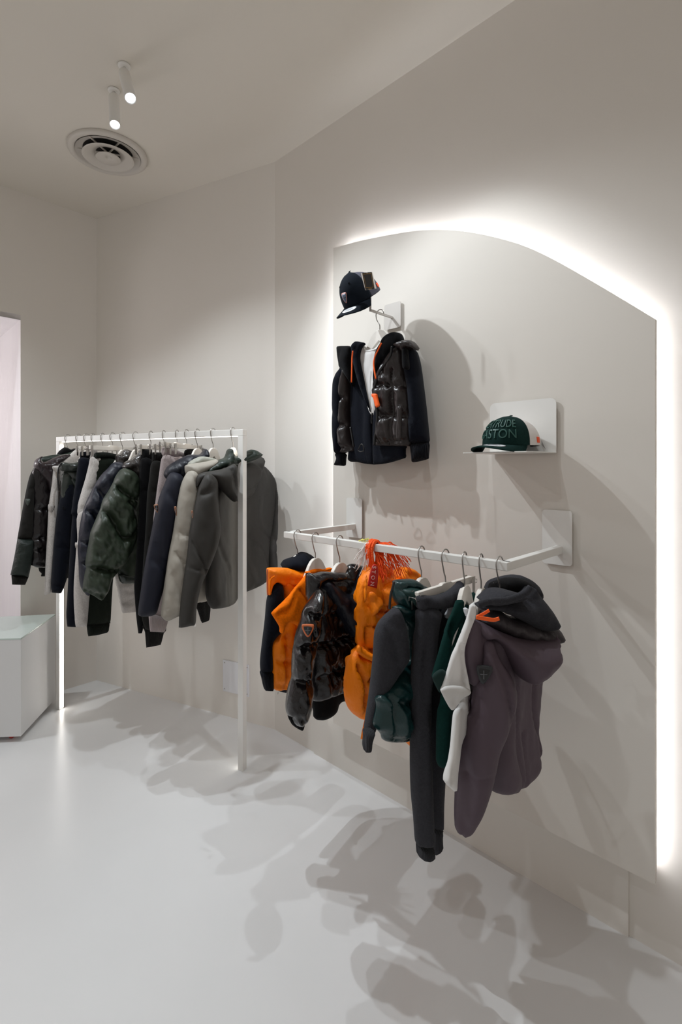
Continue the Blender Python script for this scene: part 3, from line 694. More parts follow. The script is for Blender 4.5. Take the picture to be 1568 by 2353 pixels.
# navy jacket
p = RK(454)
hanger(p, RTOP, 'white hanger with its dome showing above the navy hooded jacket', GR, w=.75)
g = garment('hooded_jacket', 'navy hooded jacket with an orange-edged badge, left of the stone jacket', 'jacket', p, GR)
pillow('body', K('K1', (930, 340), (1020, 260), (1090, 190), (1180, 260), (1200, 400), (1190, 800), (1000, 830), (880, 800)), p, NAVYS, g, T=.06)
pillow('sleeve', K('K1', (905, 292), (868, 362), (845, 420), (820, 520), (800, 620), (780, 720), (760, 830), (745, 930), (732, 1028), (738, 1047), (770, 1050), (805, 1045), (830, 1028), (850, 960), (872, 880), (905, 700), (945, 520), (970, 400), (968, 310)), p, NAVYS, g, T=.13, k=.8, R=.06, fold=.006, ff=(10, 4), off=.02)
pillow('hood', K('K1', (872, 305), (878, 278), (900, 250), (945, 222), (1000, 196), (1060, 194), (1085, 165), (1100, 185), (1098, 215), (1040, 240), (1000, 290), (965, 330), (920, 328), (890, 328)), p, NAVYL, g, T=.12, k=.6, off=.05, R=.05, crump=.008, res=.009)
badge(K('K1', (830, 481))[0], 10, 20, p, g, .55, .055, COPPER, RUB, RUBL, .2)
# stone jacket
p = RK(490)
hanger(p, RTOP, 'white hanger with its dome showing above the stone jacket', GR, w=.75)
g = garment('hooded_jacket', 'stone beige hooded jacket next to the dark coat on the floor rack', 'jacket', p, GR)
pillow('body', K('K1', (1030, 330), (1100, 260), (1200, 230), (1230, 500), (1200, 900), (1112, 962), (1060, 978), (1038, 950), (1020, 700)), p, STONE, g, T=.06)
pillow('sleeve', K('K1', (1000, 282), (964, 342), (945, 420), (930, 520), (915, 620), (895, 720), (880, 820), (866, 920), (854, 1020), (856, 1052), (885, 1074), (935, 1052), (995, 1020), (1005, 900), (1040, 600), (1062, 400), (1058, 325), (1040, 285)), p, STONE, g, T=.13, k=.8, R=.06, fold=.008, ff=(12, 3.5), off=.02, crump=.003, seams=[K('K1', (905, 820), (940, 900), (960, 960)), K('K1', (915, 720), (960, 740), (1000, 760))], sk=.15)
pillow('hood_lining', K('K1', (1000, 240), (1030, 218), (1060, 206), (1095, 207), (1150, 222), (1130, 245), (1060, 250), (1010, 258)), p, STONEL, g, T=.08, k=.6, off=.045, crump=.004)
pillow('hood', K('K1', (984, 268), (990, 250), (1030, 240), (1090, 230), (1150, 222), (1130, 270), (1075, 300), (1045, 325), (1036, 362), (1015, 325), (990, 300)), p, STONE, g, T=.12, k=.6, off=.06, R=.05, res=.009, fold=.004)
badge(K('K1', (932, 495))[0], 5, 22, p, g, .5, .055, COPPER, RUB, RUBL, .15)
strip('care_tag', K('K1', (1030, 1080), (1034, 1105)), p, TEEW, g, .012, .0, .5)
# dark coat at the near end
p = RK(536)
hanger(p, RTOP, 'white hanger right beside the near post of the floor rack', GR, w=.5)
g = garment('hooded_coat', 'dark khaki-grey hooded coat hanging at the near post, its back cut across by the post', 'coat', p, GR)
pillow('body', K('K1', (1125, 340), (1210, 290), (1300, 250), (1385, 250), (1440, 308), (1455, 380), (1435, 560), (1418, 700), (1413, 850), (1390, 880), (1345, 905), (1303, 922), (1264, 936), (1225, 992), (1150, 1012), (1118, 1000), (1100, 900), (1110, 600)), p, COATGREY, g, T=.065, R=.06, off=-.03, fold=.005, ff=(9, 2), res=.010)
pillow('sleeve', K('K1', (1436, 306), (1462, 350), (1482, 420), (1499, 560), (1492, 680), (1482, 780), (1476, 842), (1476, 842), (1413, 848), (1413, 848), (1405, 700), (1425, 500)), p, COATGREY, g, T=.11, k=.5, R=.05, off=-.05, fold=.006, ff=(10, 4))
pillow('sleeve', K('K1', (1095, 292), (1058, 355), (1042, 420), (1025, 500), (1005, 600), (995, 700), (985, 780), (970, 880), (955, 1000), (947, 1111), (947, 1111), (1005, 1100), (1035, 1085), (1042, 1000), (1062, 900), (1092, 830), (1130, 740), (1160, 650), (1168, 570), (1158, 480), (1155, 420), (1150, 330)), p, COATGREY, g, T=.14, k=.8, R=.07, fold=.009, ff=(11, 3), off=-.01, res=.009, seams=[K('K1', (985, 780), (1040, 790), (1100, 800))], sw=.005, sk=.15)
pillow('hood_lining', K('K1', (1075, 300), (1095, 262), (1150, 226), (1195, 208), (1212, 168), (1225, 168), (1238, 205), (1300, 185), (1330, 168), (1365, 180), (1383, 205), (1300, 240), (1200, 262), (1120, 290), (1080, 310)), p, LININGG, g, T=.10, k=.5, off=.0, R=.05, crump=.006, res=.009)
pillow('hood', K('K1', (1040, 350), (1045, 315), (1068, 292), (1130, 280), (1190, 268), (1262, 240), (1330, 226), (1387, 208), (1378, 270), (1352, 350), (1320, 410), (1280, 450), (1240, 447), (1195, 405), (1150, 358), (1110, 325), (1070, 330), (1042, 368)), p, COATGREY, g, T=.10, k=.12, off=-.022, R=.07, fold=.006, ff=(8, 6), res=.010)
pillow('hood', K('K1', (1040, 350), (1045, 315), (1068, 292), (1130, 280), (1190, 268), (1245, 246), (1256, 300), (1256, 420), (1240, 446), (1195, 405), (1150, 358), (1110, 325), (1070, 330), (1042, 368)), p, COATGREY, g, T=.10, k=.6, off=.03, R=.06, fold=.009, ff=(8, 6), res=.009)
badge(K('K1', (1020, 512))[0], 4, 18, p, g, .5, .06, COPPER, RUB, RUBL, .1)

# ------------------------------------------------------------------ clothes on the wall bar (far end to near end)
GR_, GR = GR, GB
p = CB(684, 38)
hanger(p, BTOP, 'white hanger at the far left end of the wall bar, inside the navy hoodie', GB, w=.75)
g = garment('hoodie', 'navy hoodie under the orange vest, leftmost on the wall bar', 'hoodie', p, GB)
pillow('sleeve', K('K2', (125, 338), (100, 352), (84, 372), (68, 430), (60, 520), (48, 620), (37, 720), (40, 768), (40, 768), (104, 770), (104, 770), (100, 640), (112, 605), (138, 575), (152, 520), (154, 400), (148, 350)), p, NAVY, g, T=.09, k=.8, R=.045, off=.0, fold=.005)
pillow('cuff', K('K2', (40, 764), (44, 800), (56, 850), (70, 857), (104, 858), (104, 858), (105, 800), (104, 764), (104, 764)), p, NAVYR, g, T=.075, k=.8, R=.04)
pillow('hood', K('K2', (145, 262), (155, 232), (180, 220), (210, 210), (245, 187), (280, 198), (298, 215), (300, 262), (262, 282), (200, 280)), p, NAVY, g, T=.12, k=.6, off=.02, R=.05, crump=.010, cf=10)
pillow('body', K('K2', (150, 340), (200, 280), (330, 300), (330, 820), (230, 870), (170, 874), (128, 863), (128, 840)), p, NAVY, g, T=.025, off=-.015)
v = garment('down_vest', 'bright orange down vest over the navy hoodie at the far end of the wall bar', 'vest', p, GB)
pillow('body', K('K2', (150, 330), (260, 300), (340, 330), (330, 560), (290, 760), (215, 845), (168, 858), (103, 852), (101, 740), (102, 640), (130, 590), (152, 530), (156, 400)), p, ORANGE, v, T=.06, off=.02, crump=.004, res=.008, seams=[K('K2', (105, 715), (180, 718), (280, 700)), K('K2', (150, 600), (150, 850)), K('K2', (103, 832), (165, 840), (220, 828))], gather=.006)
pillow('collar', K('K2', (72, 270), (72, 270), (92, 263), (170, 265), (230, 281), (275, 285), (290, 330), (262, 350), (180, 350), (150, 352), (120, 336), (98, 352), (86, 392), (74, 396), (74, 396)), p, ORANGE, v, T=.07, k=.5, off=.03, R=.035, crump=.004, res=.008, seams=[K('K2', (90, 310), (160, 320), (270, 318)), K('K2', (165, 320), (168, 345))], gather=.006)
strip('zipper', K('K2', (74, 270), (74, 330), (75, 396)), p, ORRIM, v, .006, .03, .8)
strip('drawcord', K('K2', (110, 305), (92, 320), (88, 360), (90, 380)), p, ORANGET, v, .006, .07, .8)
# orange tee
p = CB(725, 34)
hanger(p, BTOP, 'white hanger with a broad dome inside the orange tee on the wall bar', GB)
g = garment('tee_shirt', 'plain orange short-sleeved tee between the orange vest and the glossy black puffer', 't-shirt', p, GB)
pillow('sleeve', K('K2', (272, 290), (225, 345), (180, 400), (92, 486), (92, 486), (118, 528), (134, 556), (136, 580), (150, 580), (160, 545), (185, 530), (260, 560), (300, 500), (310, 400), (290, 300)), p, ORANGET, g, T=.045, k=.5, R=.03, fold=.010, ff=(16, 6), res=.008)
pillow('body', K('K2', (275, 285), (330, 275), (378, 264), (400, 300), (480, 420), (480, 760), (260, 760), (235, 600), (230, 450)), p, ORANGET, g, T=.03, fold=.006, res=.010)
pillow('neckline', K('K2', (262, 285), (300, 268), (360, 268), (378, 262), (378, 275), (340, 285), (280, 296)), p, ORANGET, g, T=.03, off=.004)
# black hoodie + glossy puffer
p = CB(781, 36)
hanger(p, BTOP, 'white hanger with a broad dome inside the glossy black puffer on the wall bar', GB)
g = garment('hoodie', 'black hoodie showing only its sleeve end beneath the glossy black puffer', 'hoodie', p, GB)
pillow('sleeve', K('K2', (302, 820), (302, 970), (308, 1000), (338, 1006), (378, 990), (408, 960), (422, 922), (466, 910), (520, 900), (520, 800)), p, BLACKK, g, T=.05, k=.2, off=-.02)
v = garment('puffer_jacket', 'glossy black puffer jacket with orange-edged sleeve badge on the wall bar', 'puffer jacket', p, GB)
pillow('body', K('K2', (300, 360), (380, 330), (470, 300), (560, 330), (600, 500), (600, 700), (520, 720), (480, 752), (464, 800), (464, 846), (400, 882), (345, 900), (300, 912), (292, 850), (285, 650)), p, BLACKG, v, T=.09, R=.07, res=.007, crump=.009, gather=.014, seams=[K('K2', (300, 640), (360, 620), (430, 600), (520, 610)), K('K2', (300, 800), (340, 770), (420, 750), (500, 690)), K('K2', (325, 480), (400, 470), (520, 460))])
pillow('sleeve', K('K2', (322, 368), (280, 420), (245, 470), (230, 530), (208, 600), (194, 680), (190, 760), (189, 798), (172, 860), (162, 930), (165, 966), (178, 975), (185, 1000), (215, 1022), (250, 1014), (272, 990), (290, 930), (300, 850), (292, 800), (302, 720), (322, 620), (338, 520), (350, 400)), p, WETG, v, T=.12, k=.8, R=.06, off=.045, res=.0055, crump=.008, cf=20, gather=.016,
       seams=[K('K2', (205, 640), (250, 632), (310, 628)), K('K2', (188, 800), (240, 806), (298, 800)), K('K2', (243, 475), (290, 480), (330, 500))], sw=.013)
pillow('cuff', K('K2', (178, 970), (182, 1008), (228, 1040), (246, 1036), (254, 1006), (254, 990)), p, BLACKR, v, T=.07, k=.8, off=.03)
pillow('collar', K('K2', (270, 290), (300, 294), (345, 284), (400, 286), (460, 292), (420, 330), (345, 330), (318, 360), (300, 400), (274, 432), (268, 360)), p, BLACKG, v, T=.07, k=.4, off=.02, R=.03, crump=.008, res=.007)
pillow('hood_lining', K('K2', (380, 300), (440, 285), (468, 252), (490, 244), (530, 252), (562, 266), (560, 300), (500, 380), (450, 395), (400, 350)), p, WETG, v, T=.06, k=.4, off=.01, crump=.010, res=.007)
pillow('hood', K('K2', (300, 325), (318, 306), (345, 300), (372, 318), (410, 350), (455, 386), (492, 372), (520, 320), (540, 285), (552, 262), (568, 278), (556, 320), (540, 370), (532, 440), (525, 560), (490, 600), (440, 560), (390, 470), (350, 415), (318, 375)), p, NAVYL, v, T=.13, k=.5, off=.06, R=.05, crump=.006, fold=.006, res=.008)
badge(K('K2', (271, 570))[0], 28, 30, p, v, .8, .132, ORRIM, RUB, RUBL)
# orange belted puffer hanging from rope
p = CB(858, 38)
g = garment('down_coat', 'bright orange belted down coat tied to the wall bar with rope fringes', 'down coat', p, GB)
pillow('body', K('K2', (590, 235), (568, 275), (540, 320), (522, 400), (517, 500), (520, 640), (500, 670), (480, 720), (468, 800), (468, 900), (485, 960), (520, 995), (548, 1002), (590, 985), (640, 960), (700, 980), (780, 1140), (800, 900), (800, 600), (790, 400), (740, 330), (690, 310), (640, 250)), p, ORANGE, g, T=.10, R=.08, res=.007, crump=.006, gather=.012,
       seams=[K('K2', (525, 440), (580, 470), (690, 470)), K('K2', (520, 540), (580, 545), (650, 530)), K('K2', (518, 640), (560, 665), (600, 690)), K('K2', (500, 690), (560, 700), (600, 720)), K('K2', (490, 740), (500, 850), (520, 990)), K('K2', (520, 790), (580, 795)), K('K2', (520, 900), (600, 900)), K('K2', (535, 330), (528, 480), (535, 640)), K('K2', (600, 420), (605, 560), (600, 680)), K('K2', (575, 720), (585, 860), (580, 990)), K('K2', (600, 300), (650, 300), (700, 320))], sw=.007)
pillow('hood', K('K2', (552, 372), (600, 355), (650, 330), (692, 322), (720, 330), (690, 395), (668, 430), (600, 470), (550, 512), (547, 440)), p, ORANGE, g, T=.11, k=.5, off=.05, R=.05, crump=.006, gather=.008, res=.007, seams=[K('K2', (560, 500), (600, 480), (620, 420), (600, 380))])
pillow('hood_back', K('K2', (690, 300), (728, 262), (772, 266), (803, 292), (795, 318), (740, 335), (700, 330)), p, ORANGE, g, T=.09, k=.3, off=-.01, R=.04, crump=.006, res=.007, seams=[K('K2', (735, 290), (780, 300))])
pillow('belt', K('K2', (518, 640), (545, 662), (582, 682), (600, 690), (600, 725), (578, 718), (540, 700), (508, 672)), p, ORANGE, g, T=.03, k=.7, off=.06, crump=.003)
pillow('belt_end', K('K2', (556, 985), (536, 1050), (527, 1098), (527, 1098), (546, 1101), (546, 1101), (575, 1040), (600, 985)), p, ORANGE, g, T=.012, k=.6, off=.02)
pillow('belt_end', K('K2', (600, 960), (592, 1050), (590, 1080), (600, 1060), (622, 1000), (625, 950)), p, ORANGE, g, T=.012, k=.6, off=.02)
pillow('zipper_flap', K('K2', (556, 300), (560, 330), (556, 400), (548, 440), (545, 400), (548, 340)), p, ORANGE, g, T=.02, k=.6, off=.062)
q = p.face(K('K2', (585, 300))[0], .6, .075)
lab = pillow('leather_label', K('K2', (586, 252), (610, 254), (615, 300), (607, 366), (607, 366), (562, 352), (562, 352), (570, 300)), p, REDTAG, g, T=.006, k=.6, off=.075)
def text_mesh(s, size, extr=.0006, res=3):
    c = bpy.data.curves.new('t', 'FONT'); c.body = s; c.size = size; c.extrude = extr; c.align_x = 'CENTER'; c.align_y = 'CENTER'; c.resolution_u = res
    o = bpy.data.objects.new('t', c); COL.objects.link(o); dg = bpy.context.evaluated_depsgraph_get(); dg.update()
    me = bpy.data.meshes.new_from_object(o.evaluated_get(dg)); bpy.data.objects.remove(o); return me
me = text_mesh('S T O N', .018); me.name = 'lettering'
lm = q.m @ Matrix.Translation((q.loc(K('K2', (586, 300))[0])[0], -.0045, q.loc(K('K2', (586, 303))[0])[1])) @ Matrix.Rotation(math.radians(97), 4, Vector((0, -1, 0)).normalized()*-1) @ Matrix.Rotation(math.pi/2, 4, 'X')
link('lettering', me, mat('pink_print', (240, 190, 184), .6), lab, lm)
# rope bundle over the bar
rope = garment('rope_fringe', 'orange rope looped over the wall bar with orange and white frayed tassels', 'rope', p, GB, 1.19)
def strands(name, m, a, b, n, r, sag, parent, jit=.012, seed=0):
    rnd = random.Random(seed); bm = bmesh.new()
    for i in range(n):
        A = a+Vector((rnd.uniform(-1, 1), rnd.uniform(-1, 1), rnd.uniform(-.5, .5)))*jit*.5
        Bp = b+Vector((rnd.uniform(-1, 1), rnd.uniform(-1, 1), rnd.uniform(-1, 1)))*jit*2.2
        P = []
        for t in range(7):
            u = t/6; q_ = A.lerp(Bp, u)+UP*sag*math.sin(u*math.pi)*(.7+.6*rnd.random())
            P.append(q_+Vector((rnd.uniform(-1, 1), rnd.uniform(-1, 1), rnd.uniform(-1, 1)))*.004*min(1, t))
        tube_bm(bm, spline(P, 3, False), r*rnd.uniform(.7, 1.2), 5)
    me = bpy.data.meshes.new(name); bm.to_mesh(me); bm.free(); smooth(me); return link(name, me, m, parent)
c0 = p.w(0, BTOP+.002); back, fwd, rgt = p.y, -p.y, dC
def PP(x, y, off=0.): # point on the garment plane moved toward the viewer
    return p.pt(K('K2', (x, y))[0])-p.y*off
loop_a = [p.pt((866, 1293))-p.d*.0, PP(588, 215), PP(583, 160)-p.d*.004]
tl = CB(858)
def barp(pxx, dz=0, out=0):
    q_ = CB(pxx); return Vector((q_.o.x, q_.o.y, BTOP+dz))+nC*out
bm = bmesh.new(); rnd = random.Random(3)
for i in range(14):      # loop over the bar
    dx = rnd.uniform(-.013, .013)
    P = [barp(862, -.085, .012), barp(861, -.05, .022), barp(860, -.012, .021), barp(860, .008, .006), barp(861, .006, -.012), barp(863, -.02, -.022), barp(868, -.07, -.012)]
    P = [P_+dC*dx+Vector((rnd.uniform(-1, 1), rnd.uniform(-1, 1), rnd.uniform(-1, 1)))*.003 for P_ in P]
    tube_bm(bm, spline(P, 3, False), rnd.uniform(.003, .0045), 6)
me = bpy.data.meshes.new('rope_loop'); bm.to_mesh(me); bm.free(); smooth(me); link('rope_loop', me, ROPEO, rope)
strands('orange_tassel', ROPEO, barp(872, .0, -.014), barp(910, -.075, -.03), 46, .0013, .018, rope, .017, 5)
strands('orange_tassel', ROPEO, barp(864, -.02, .0), barp(890, -.10, .0), 26, .0014, .008, rope, .012, 6)
strands('white_tassel', ROPEW, barp(853, .002, .010), barp(842, -.075, .02), 30, .0012, .006, rope, .014, 7)
strands('knot', mat('yellow_thread', (222, 214, 110), .8), barp(826, .003, 0), barp(852, .003, 0), 5, .0014, .003, rope, .004, 8)
# grey hoodie + teal vest
p = CB(969, 38)
hanger(p, BTOP, 'white hanger with a dome inside the teal vest, left of the charcoal trousers', GB)
g = garment('sweatshirt', 'charcoal melange sweatshirt under the glossy teal vest on the wall bar', 'sweatshirt', p, GB)
pillow('sleeve', K('K2', (695, 462), (650, 500), (615, 540), (597, 590), (590, 700), (580, 800), (568, 900), (553, 1000), (545, 1060), (545, 1060), (598, 1062), (598, 1062), (620, 930), (660, 860), (700, 800), (742, 735), (762, 690), (750, 560), (725, 480)), p, CHAR, g, T=.09, k=.7, R=.05, off=.0, fold=.006, ff=(12, 4))
pillow('cuff', K('K2', (546, 1056), (542, 1100), (539, 1142), (550, 1151), (575, 1145), (582, 1100), (597, 1056), (597, 1056)), p, CHARR, g, T=.05, k=.7)
pillow('body', K('K2', (700, 470), (760, 440), (900, 440), (900, 1080), (780, 1080), (760, 800)), p, CHAR, g, T=.025, off=-.02)
v = garment('puffer_vest', 'glossy teal green quilted vest with stand collar left of the charcoal trousers', 'vest', p, GB)
pillow('body', K('K2', (700, 462), (760, 440), (860, 420), (960, 440), (980, 800), (960, 1060), (785, 1090), (740, 1111), (650, 1109), (625, 1070), (612, 1040), (622, 950), (618, 900), (660, 850), (742, 735), (766, 690), (748, 560)), p, TEAL, v, T=.10, R=.08, off=.02, res=.007, crump=.008, gather=.014,
       seams=[K('K2', (640, 890), (700, 910), (790, 930)), K('K2', (745, 640), (800, 660)), K('K2', (720, 500), (800, 520)), K('K2', (660, 860), (640, 1000), (650, 1080)), K('K2', (620, 1075), (700, 1095), (790, 1075)), K('K2', (735, 745), (800, 760))])
pillow('collar', K('K2', (688, 350), (700, 326), (750, 321), (790, 322), (830, 345), (860, 370), (840, 420), (815, 440), (812, 490), (750, 476), (705, 440), (688, 400)), p, TEAL, v, T=.10, k=.5, off=.04, R=.045, res=.006, crump=.006, gather=.01, seams=[K('K2', (690, 360), (740, 355), (830, 372)), K('K2', (735, 360), (740, 400), (770, 440), (812, 470))])
pillow('collar_lining', K('K2', (735, 368), (790, 362), (825, 380), (822, 450), (790, 455), (750, 420), (737, 395)), p, TEALD, v, T=.06, k=.5, off=.075, R=.03)
pillow('collar_back', K('K2', (860, 395), (900, 365), (945, 345), (984, 352), (978, 375), (940, 395), (880, 410)), p, TEAL, v, T=.06, k=.3, off=-.01, crump=.005, res=.007)
strip('zipper', K('K2', (692, 332), (684, 360), (674, 400), (668, 465)), p, ZIP, v, .007, .045, .8)
# charcoal joggers
p = CB(1024)
x_n = p.loc((976, 1350))[0]; hx = abs(x_n)
hanger(p, BTOP, 'clip hanger with chrome clips holding the charcoal trousers on the wall bar', GB, clip=.145, drop=.09)
g = garment('jogging_trousers', 'long charcoal melange jogging trousers clipped in the middle of the wall bar', 'trousers', p, GB, .4)
pillow('waistband', K('K2', (815, 398), (880, 400), (950, 385), (1000, 345), (1015, 330), (1020, 380), (990, 440), (960, 456), (880, 468), (815, 468), (808, 440)), p, CHAR, g, T=.055, k=.3, off=.045, R=.04, fold=.005, ff=(30, 4), seams=[K('K2', (812, 425), (900, 425), (960, 410), (1010, 370)), K('K2', (812, 452), (900, 450), (965, 438))], sw=.004, sk=.25)
far = K('K2', (860, 460), (960, 452), (1010, 420), (1015, 600), (1000, 900))+K('K2e', (785, 100), (780, 500), (780, 700), (765, 900), (758, 1110), (758, 1110), (690, 1130), (650, 900), (640, 400), (640, 0))
pillow('leg', far, p, CHAR, g, T=.06, k=.2, off=-.012, R=.05, fold=.006, ff=(12, 2))
pillow('cuff', K('K2e', (690, 1100), (690, 1300), (700, 1300), (752, 1247), (752, 1247), (745, 1180), (745, 1135), (758, 1108), (758, 1108)), p, CHARR, g, T=.05, k=.2, off=-.012)
near = K('K2', (814, 462), (806, 560), (795, 650), (786, 760), (782, 900))+K('K2e', (553, 0), (550, 200), (545, 600), (550, 850), (568, 1050), (580, 1220), (590, 1250), (590, 1250), (690, 1235), (690, 1235), (685, 900), (672, 600), (668, 200), (675, 0))+K('K2', (860, 900), (880, 700), (895, 560), (905, 462))
pillow('leg', near, p, CHAR, g, T=.075, k=.35, off=.018, R=.05, fold=.005, ff=(14, 2), seams=[K('K2', (832, 470), (826, 600), (808, 750), (806, 900))+K('K2e', (590, 0), (585, 300), (577, 700), (582, 1000), (600, 1240))], sw=.005, sk=.3, res=.009)
pillow('cuff', K('K2e', (592, 1243), (592, 1243), (594, 1290), (600, 1335), (630, 1350), (665, 1335), (700, 1300), (700, 1300), (690, 1230), (690, 1230)), p, CHARR, g, T=.06, k=.35, off=.014)
tagp = thing('security_tag', 'small white anti-theft tag pinned to the charcoal trousers', 'security tag', None, p.m)
q = p.face((1030, 1410), .6, .05)
def ptag(parent, pts, pl, m, y0, y1): return prism('tag_body', [pl.loc(a) for a in pts], m, parent, pl.m, y0, y1, .001, 1)
TAGM = mat('tag_plastic', (206, 208, 212), .4)
ptag(tagp, K('K2d', (395, 400), (410, 380), (445, 385), (458, 400), (440, 445), (395, 525), (362, 520), (358, 495), (392, 440)), q, TAGM, -.006, .006)
prism('tag_pin', [q.loc(a) for a in K('K2d', (405, 395), (440, 398), (445, 415), (428, 430), (402, 425))], TAGM, tagp, q.m, -.010, -.006)
# petrol tee
p = CB(1068, 31)
hanger(p, BTOP, 'white hanger in the dark green tee, left of the white tee hanger', GB)
g = garment('tee_shirt', 'dark petrol green short-sleeved tee between the charcoal trousers and the white tee', 't-shirt', p, GB)
pillow('body', K('K2d', (500, 420), (560, 400), (640, 270), (655, 300), (700, 500), (720, 900), (600, 1250))+K('K2e', (880, 250), (850, 600), (835, 665), (800, 668), (758, 655), (755, 500), (765, 250), (800, 100)), p, PETROL, g, T=.035, R=.03, fold=.006, ff=(16, 2), off=-.004)
pillow('sleeve', K('K2d', (478, 345), (478, 345), (540, 345), (545, 400), (560, 470), (500, 600), (440, 720), (410, 900), (375, 1060), (340, 1180), (305, 1272), (305, 1272), (265, 1200), (233, 1108), (233, 1108), (260, 1010), (300, 880), (345, 720), (395, 580), (440, 460)), p, PETROL, g, T=.026, k=.5, R=.02, off=.012, fold=.009, ff=(20, 4), res=.007, seams=[K('K2d', (395, 582), (445, 590))], sw=.004, sk=.2)
pillow('sleeve_inside', K('K2d', (238, 1105), (320, 1035), (372, 1070), (350, 1150), (306, 1260), (265, 1190)), p, mat('petrol_inside_shade', (10, 40, 37), .95), g, T=.014, k=.5, off=.026, R=.01)  # inner face of the sleeve, shade of the hollow put into its colour
# white tee
p = CB(1106, 31)
hanger(p, BTOP, 'white hanger in the white tee, just left of the purple coat', GB)
g = garment('tee_shirt', 'white short-sleeved tee with sleeve hanging open, left of the purple coat', 't-shirt', p, GB)
pillow('body', K('K2d', (630, 420), (700, 420), (760, 340), (800, 500), (760, 1000), (680, 1300))+K('K2e', (985, 200), (940, 380), (905, 500), (878, 700), (872, 838), (845, 825), (818, 790), (830, 680), (850, 560), (868, 380), (885, 240), (940, 100)), p, TEEW, g, T=.022, R=.02, off=-.004, fold=.009, ff=(18, 2))
pillow('sleeve', K('K2d', (620, 398), (650, 395), (672, 410), (660, 520), (590, 700), (555, 830), (560, 960), (590, 1110), (617, 1255), (617, 1255), (480, 1240), (313, 1244), (313, 1244), (340, 1180), (380, 1070), (430, 900), (480, 790), (525, 670), (570, 560), (598, 470)), p, TEEW, g, T=.026, k=.6, R=.02, off=.014, fold=.009, ff=(20, 5), res=.007, seams=[K('K2d', (525, 665), (575, 680)), K('K2d', (390, 1140), (480, 1148), (600, 1165))], sw=.004, sk=.2)
pillow('sleeve_inside', K('K2d', (313, 1244), (313, 1244), (380, 1205), (480, 1200), (560, 1215), (617, 1250), (605, 1290), (530, 1325), (490, 1390), (440, 1442), (410, 1425), (360, 1340)), p, mat('white_cotton_inside_shade', (206, 204, 202), .9), g, T=.014, k=.6, off=.002, R=.01, fold=.006, ff=(26, 6), res=.007)  # open sleeve's back layer, same cotton coloured darker for the shade inside
tagp = thing('security_tag', 'small clear anti-theft tag at the neck of the white tee', 'security tag', None, p.m)
q = p.face((1073, 1407), .6, .03)
ptag(tagp, K('K2d', (552, 430), (575, 420), (600, 445), (590, 480), (578, 512), (560, 470)), q, TAGM, -.006, .006)
# purple coat over charcoal hoodie
p = CB(1149, 44)
hanger(p, BTOP, 'white hanger at the near right end of the wall bar under the charcoal hood', GB, w=.3)
g = garment('hoodie', 'charcoal melange hoodie inside the purple coat at the near end of the wall bar', 'hoodie', p, GB)
pillow('hood_back', K('K2d', (790, 300), (800, 225), (855, 145), (1000, 100), (1115, 95), (1220, 148), (1275, 222), (1292, 300), (1250, 340), (1180, 300), (1100, 300), (1000, 270), (900, 270)), p, CHAR, g, T=.09, k=.4, off=-.02, R=.04, res=.009)
pillow('hood_lining', K('K2d', (826, 250), (868, 175), (1000, 128), (1120, 128), (1200, 175), (1208, 225), (1150, 275), (1060, 262), (960, 240), (860, 250)), p, BLACKK, g, T=.10, k=.5, off=.0, R=.04)
pillow('neck', K('K2d', (735, 350), (790, 298), (860, 246), (960, 240), (1060, 262), (1125, 290), (1060, 330), (900, 365), (780, 375)), p, CHAR, g, T=.10, k=.5, off=.06, R=.05, fold=.005)
pillow('hood', K('K2d', (688, 405), (702, 378), (760, 365), (860, 350), (960, 345), (1070, 315), (1160, 270), (1215, 215), (1240, 215), (1285, 285), (1345, 360), (1400, 435), (1467, 560), (1462, 590), (1425, 625), (1340, 640), (1250, 620), (1150, 560), (1050, 510), (900, 450), (800, 432), (720, 432)), p, CHAR, g, T=.12, k=.5, off=.10, R=.07, fold=.008, ff=(8, 8), res=.008, seams=[K('K2d', (720, 400), (860, 385), (980, 378), (1100, 345), (1200, 290), (1250, 235))], sw=.005, sk=.2)
tube('hood_rim', [p.face((1160, 1380), .5, .14).w(*p.face((1160, 1380), .5, .14).loc(a)) for a in K('K2d', (700, 395), (760, 368), (860, 352), (960, 347), (1070, 318), (1160, 275), (1220, 218))], .009, CHAR, g, None, 8)
v = garment('hooded_coat', 'purple-grey softshell coat with big hood, nearest garment on the wall bar', 'coat', p, GB)
pillow('front', K('K2d', (605, 540), (660, 540), (760, 660), (740, 900), (700, 1100), (640, 1200), (600, 1100), (570, 900), (575, 700)), p, PURPLE, v, T=.04, k=.1, off=-.0)
pillow('body', K('K2d', (760, 700), (1000, 640), (1200, 700), (1280, 900), (1232, 1130), (1228, 1300), (1200, 1560))+K('K2e', (1440, 60), (1438, 180), (1420, 330), (1450, 450), (1430, 570), (1395, 690), (1320, 800), (1255, 840), (1200, 857), (1155, 842), (1130, 780), (1100, 600), (1100, 200)), p, PURPLE, v, T=.10, R=.07, off=.0, fold=.008, ff=(12, 2.5), res=.009, seams=[K('K2e', (1262, 370), (1275, 600), (1295, 805))], sw=.005, sk=.2)
pillow('sleeve', K('K2d', (735, 740), (715, 830), (705, 900), (680, 1070), (645, 1130), (640, 1250), (600, 1450))+K('K2e', (985, 110), (958, 220), (938, 360), (908, 550), (880, 720), (868, 880), (866, 1098), (900, 1128), (935, 1154), (990, 1132), (1040, 1050), (1085, 960), (1130, 830), (1170, 690), (1205, 520), (1265, 370), (1322, 180), (1330, 60))+K('K2d', (1090, 1330), (1060, 1190), (1010, 1080), (940, 980), (880, 860), (830, 740)), p, PURPLE, v, T=.13, k=.8, R=.07, off=.02, fold=.008, ff=(9, 4), res=.008, seams=[K('K2e', (925, 640), (1010, 660), (1100, 640), (1170, 690))], sw=.006, sk=.12)
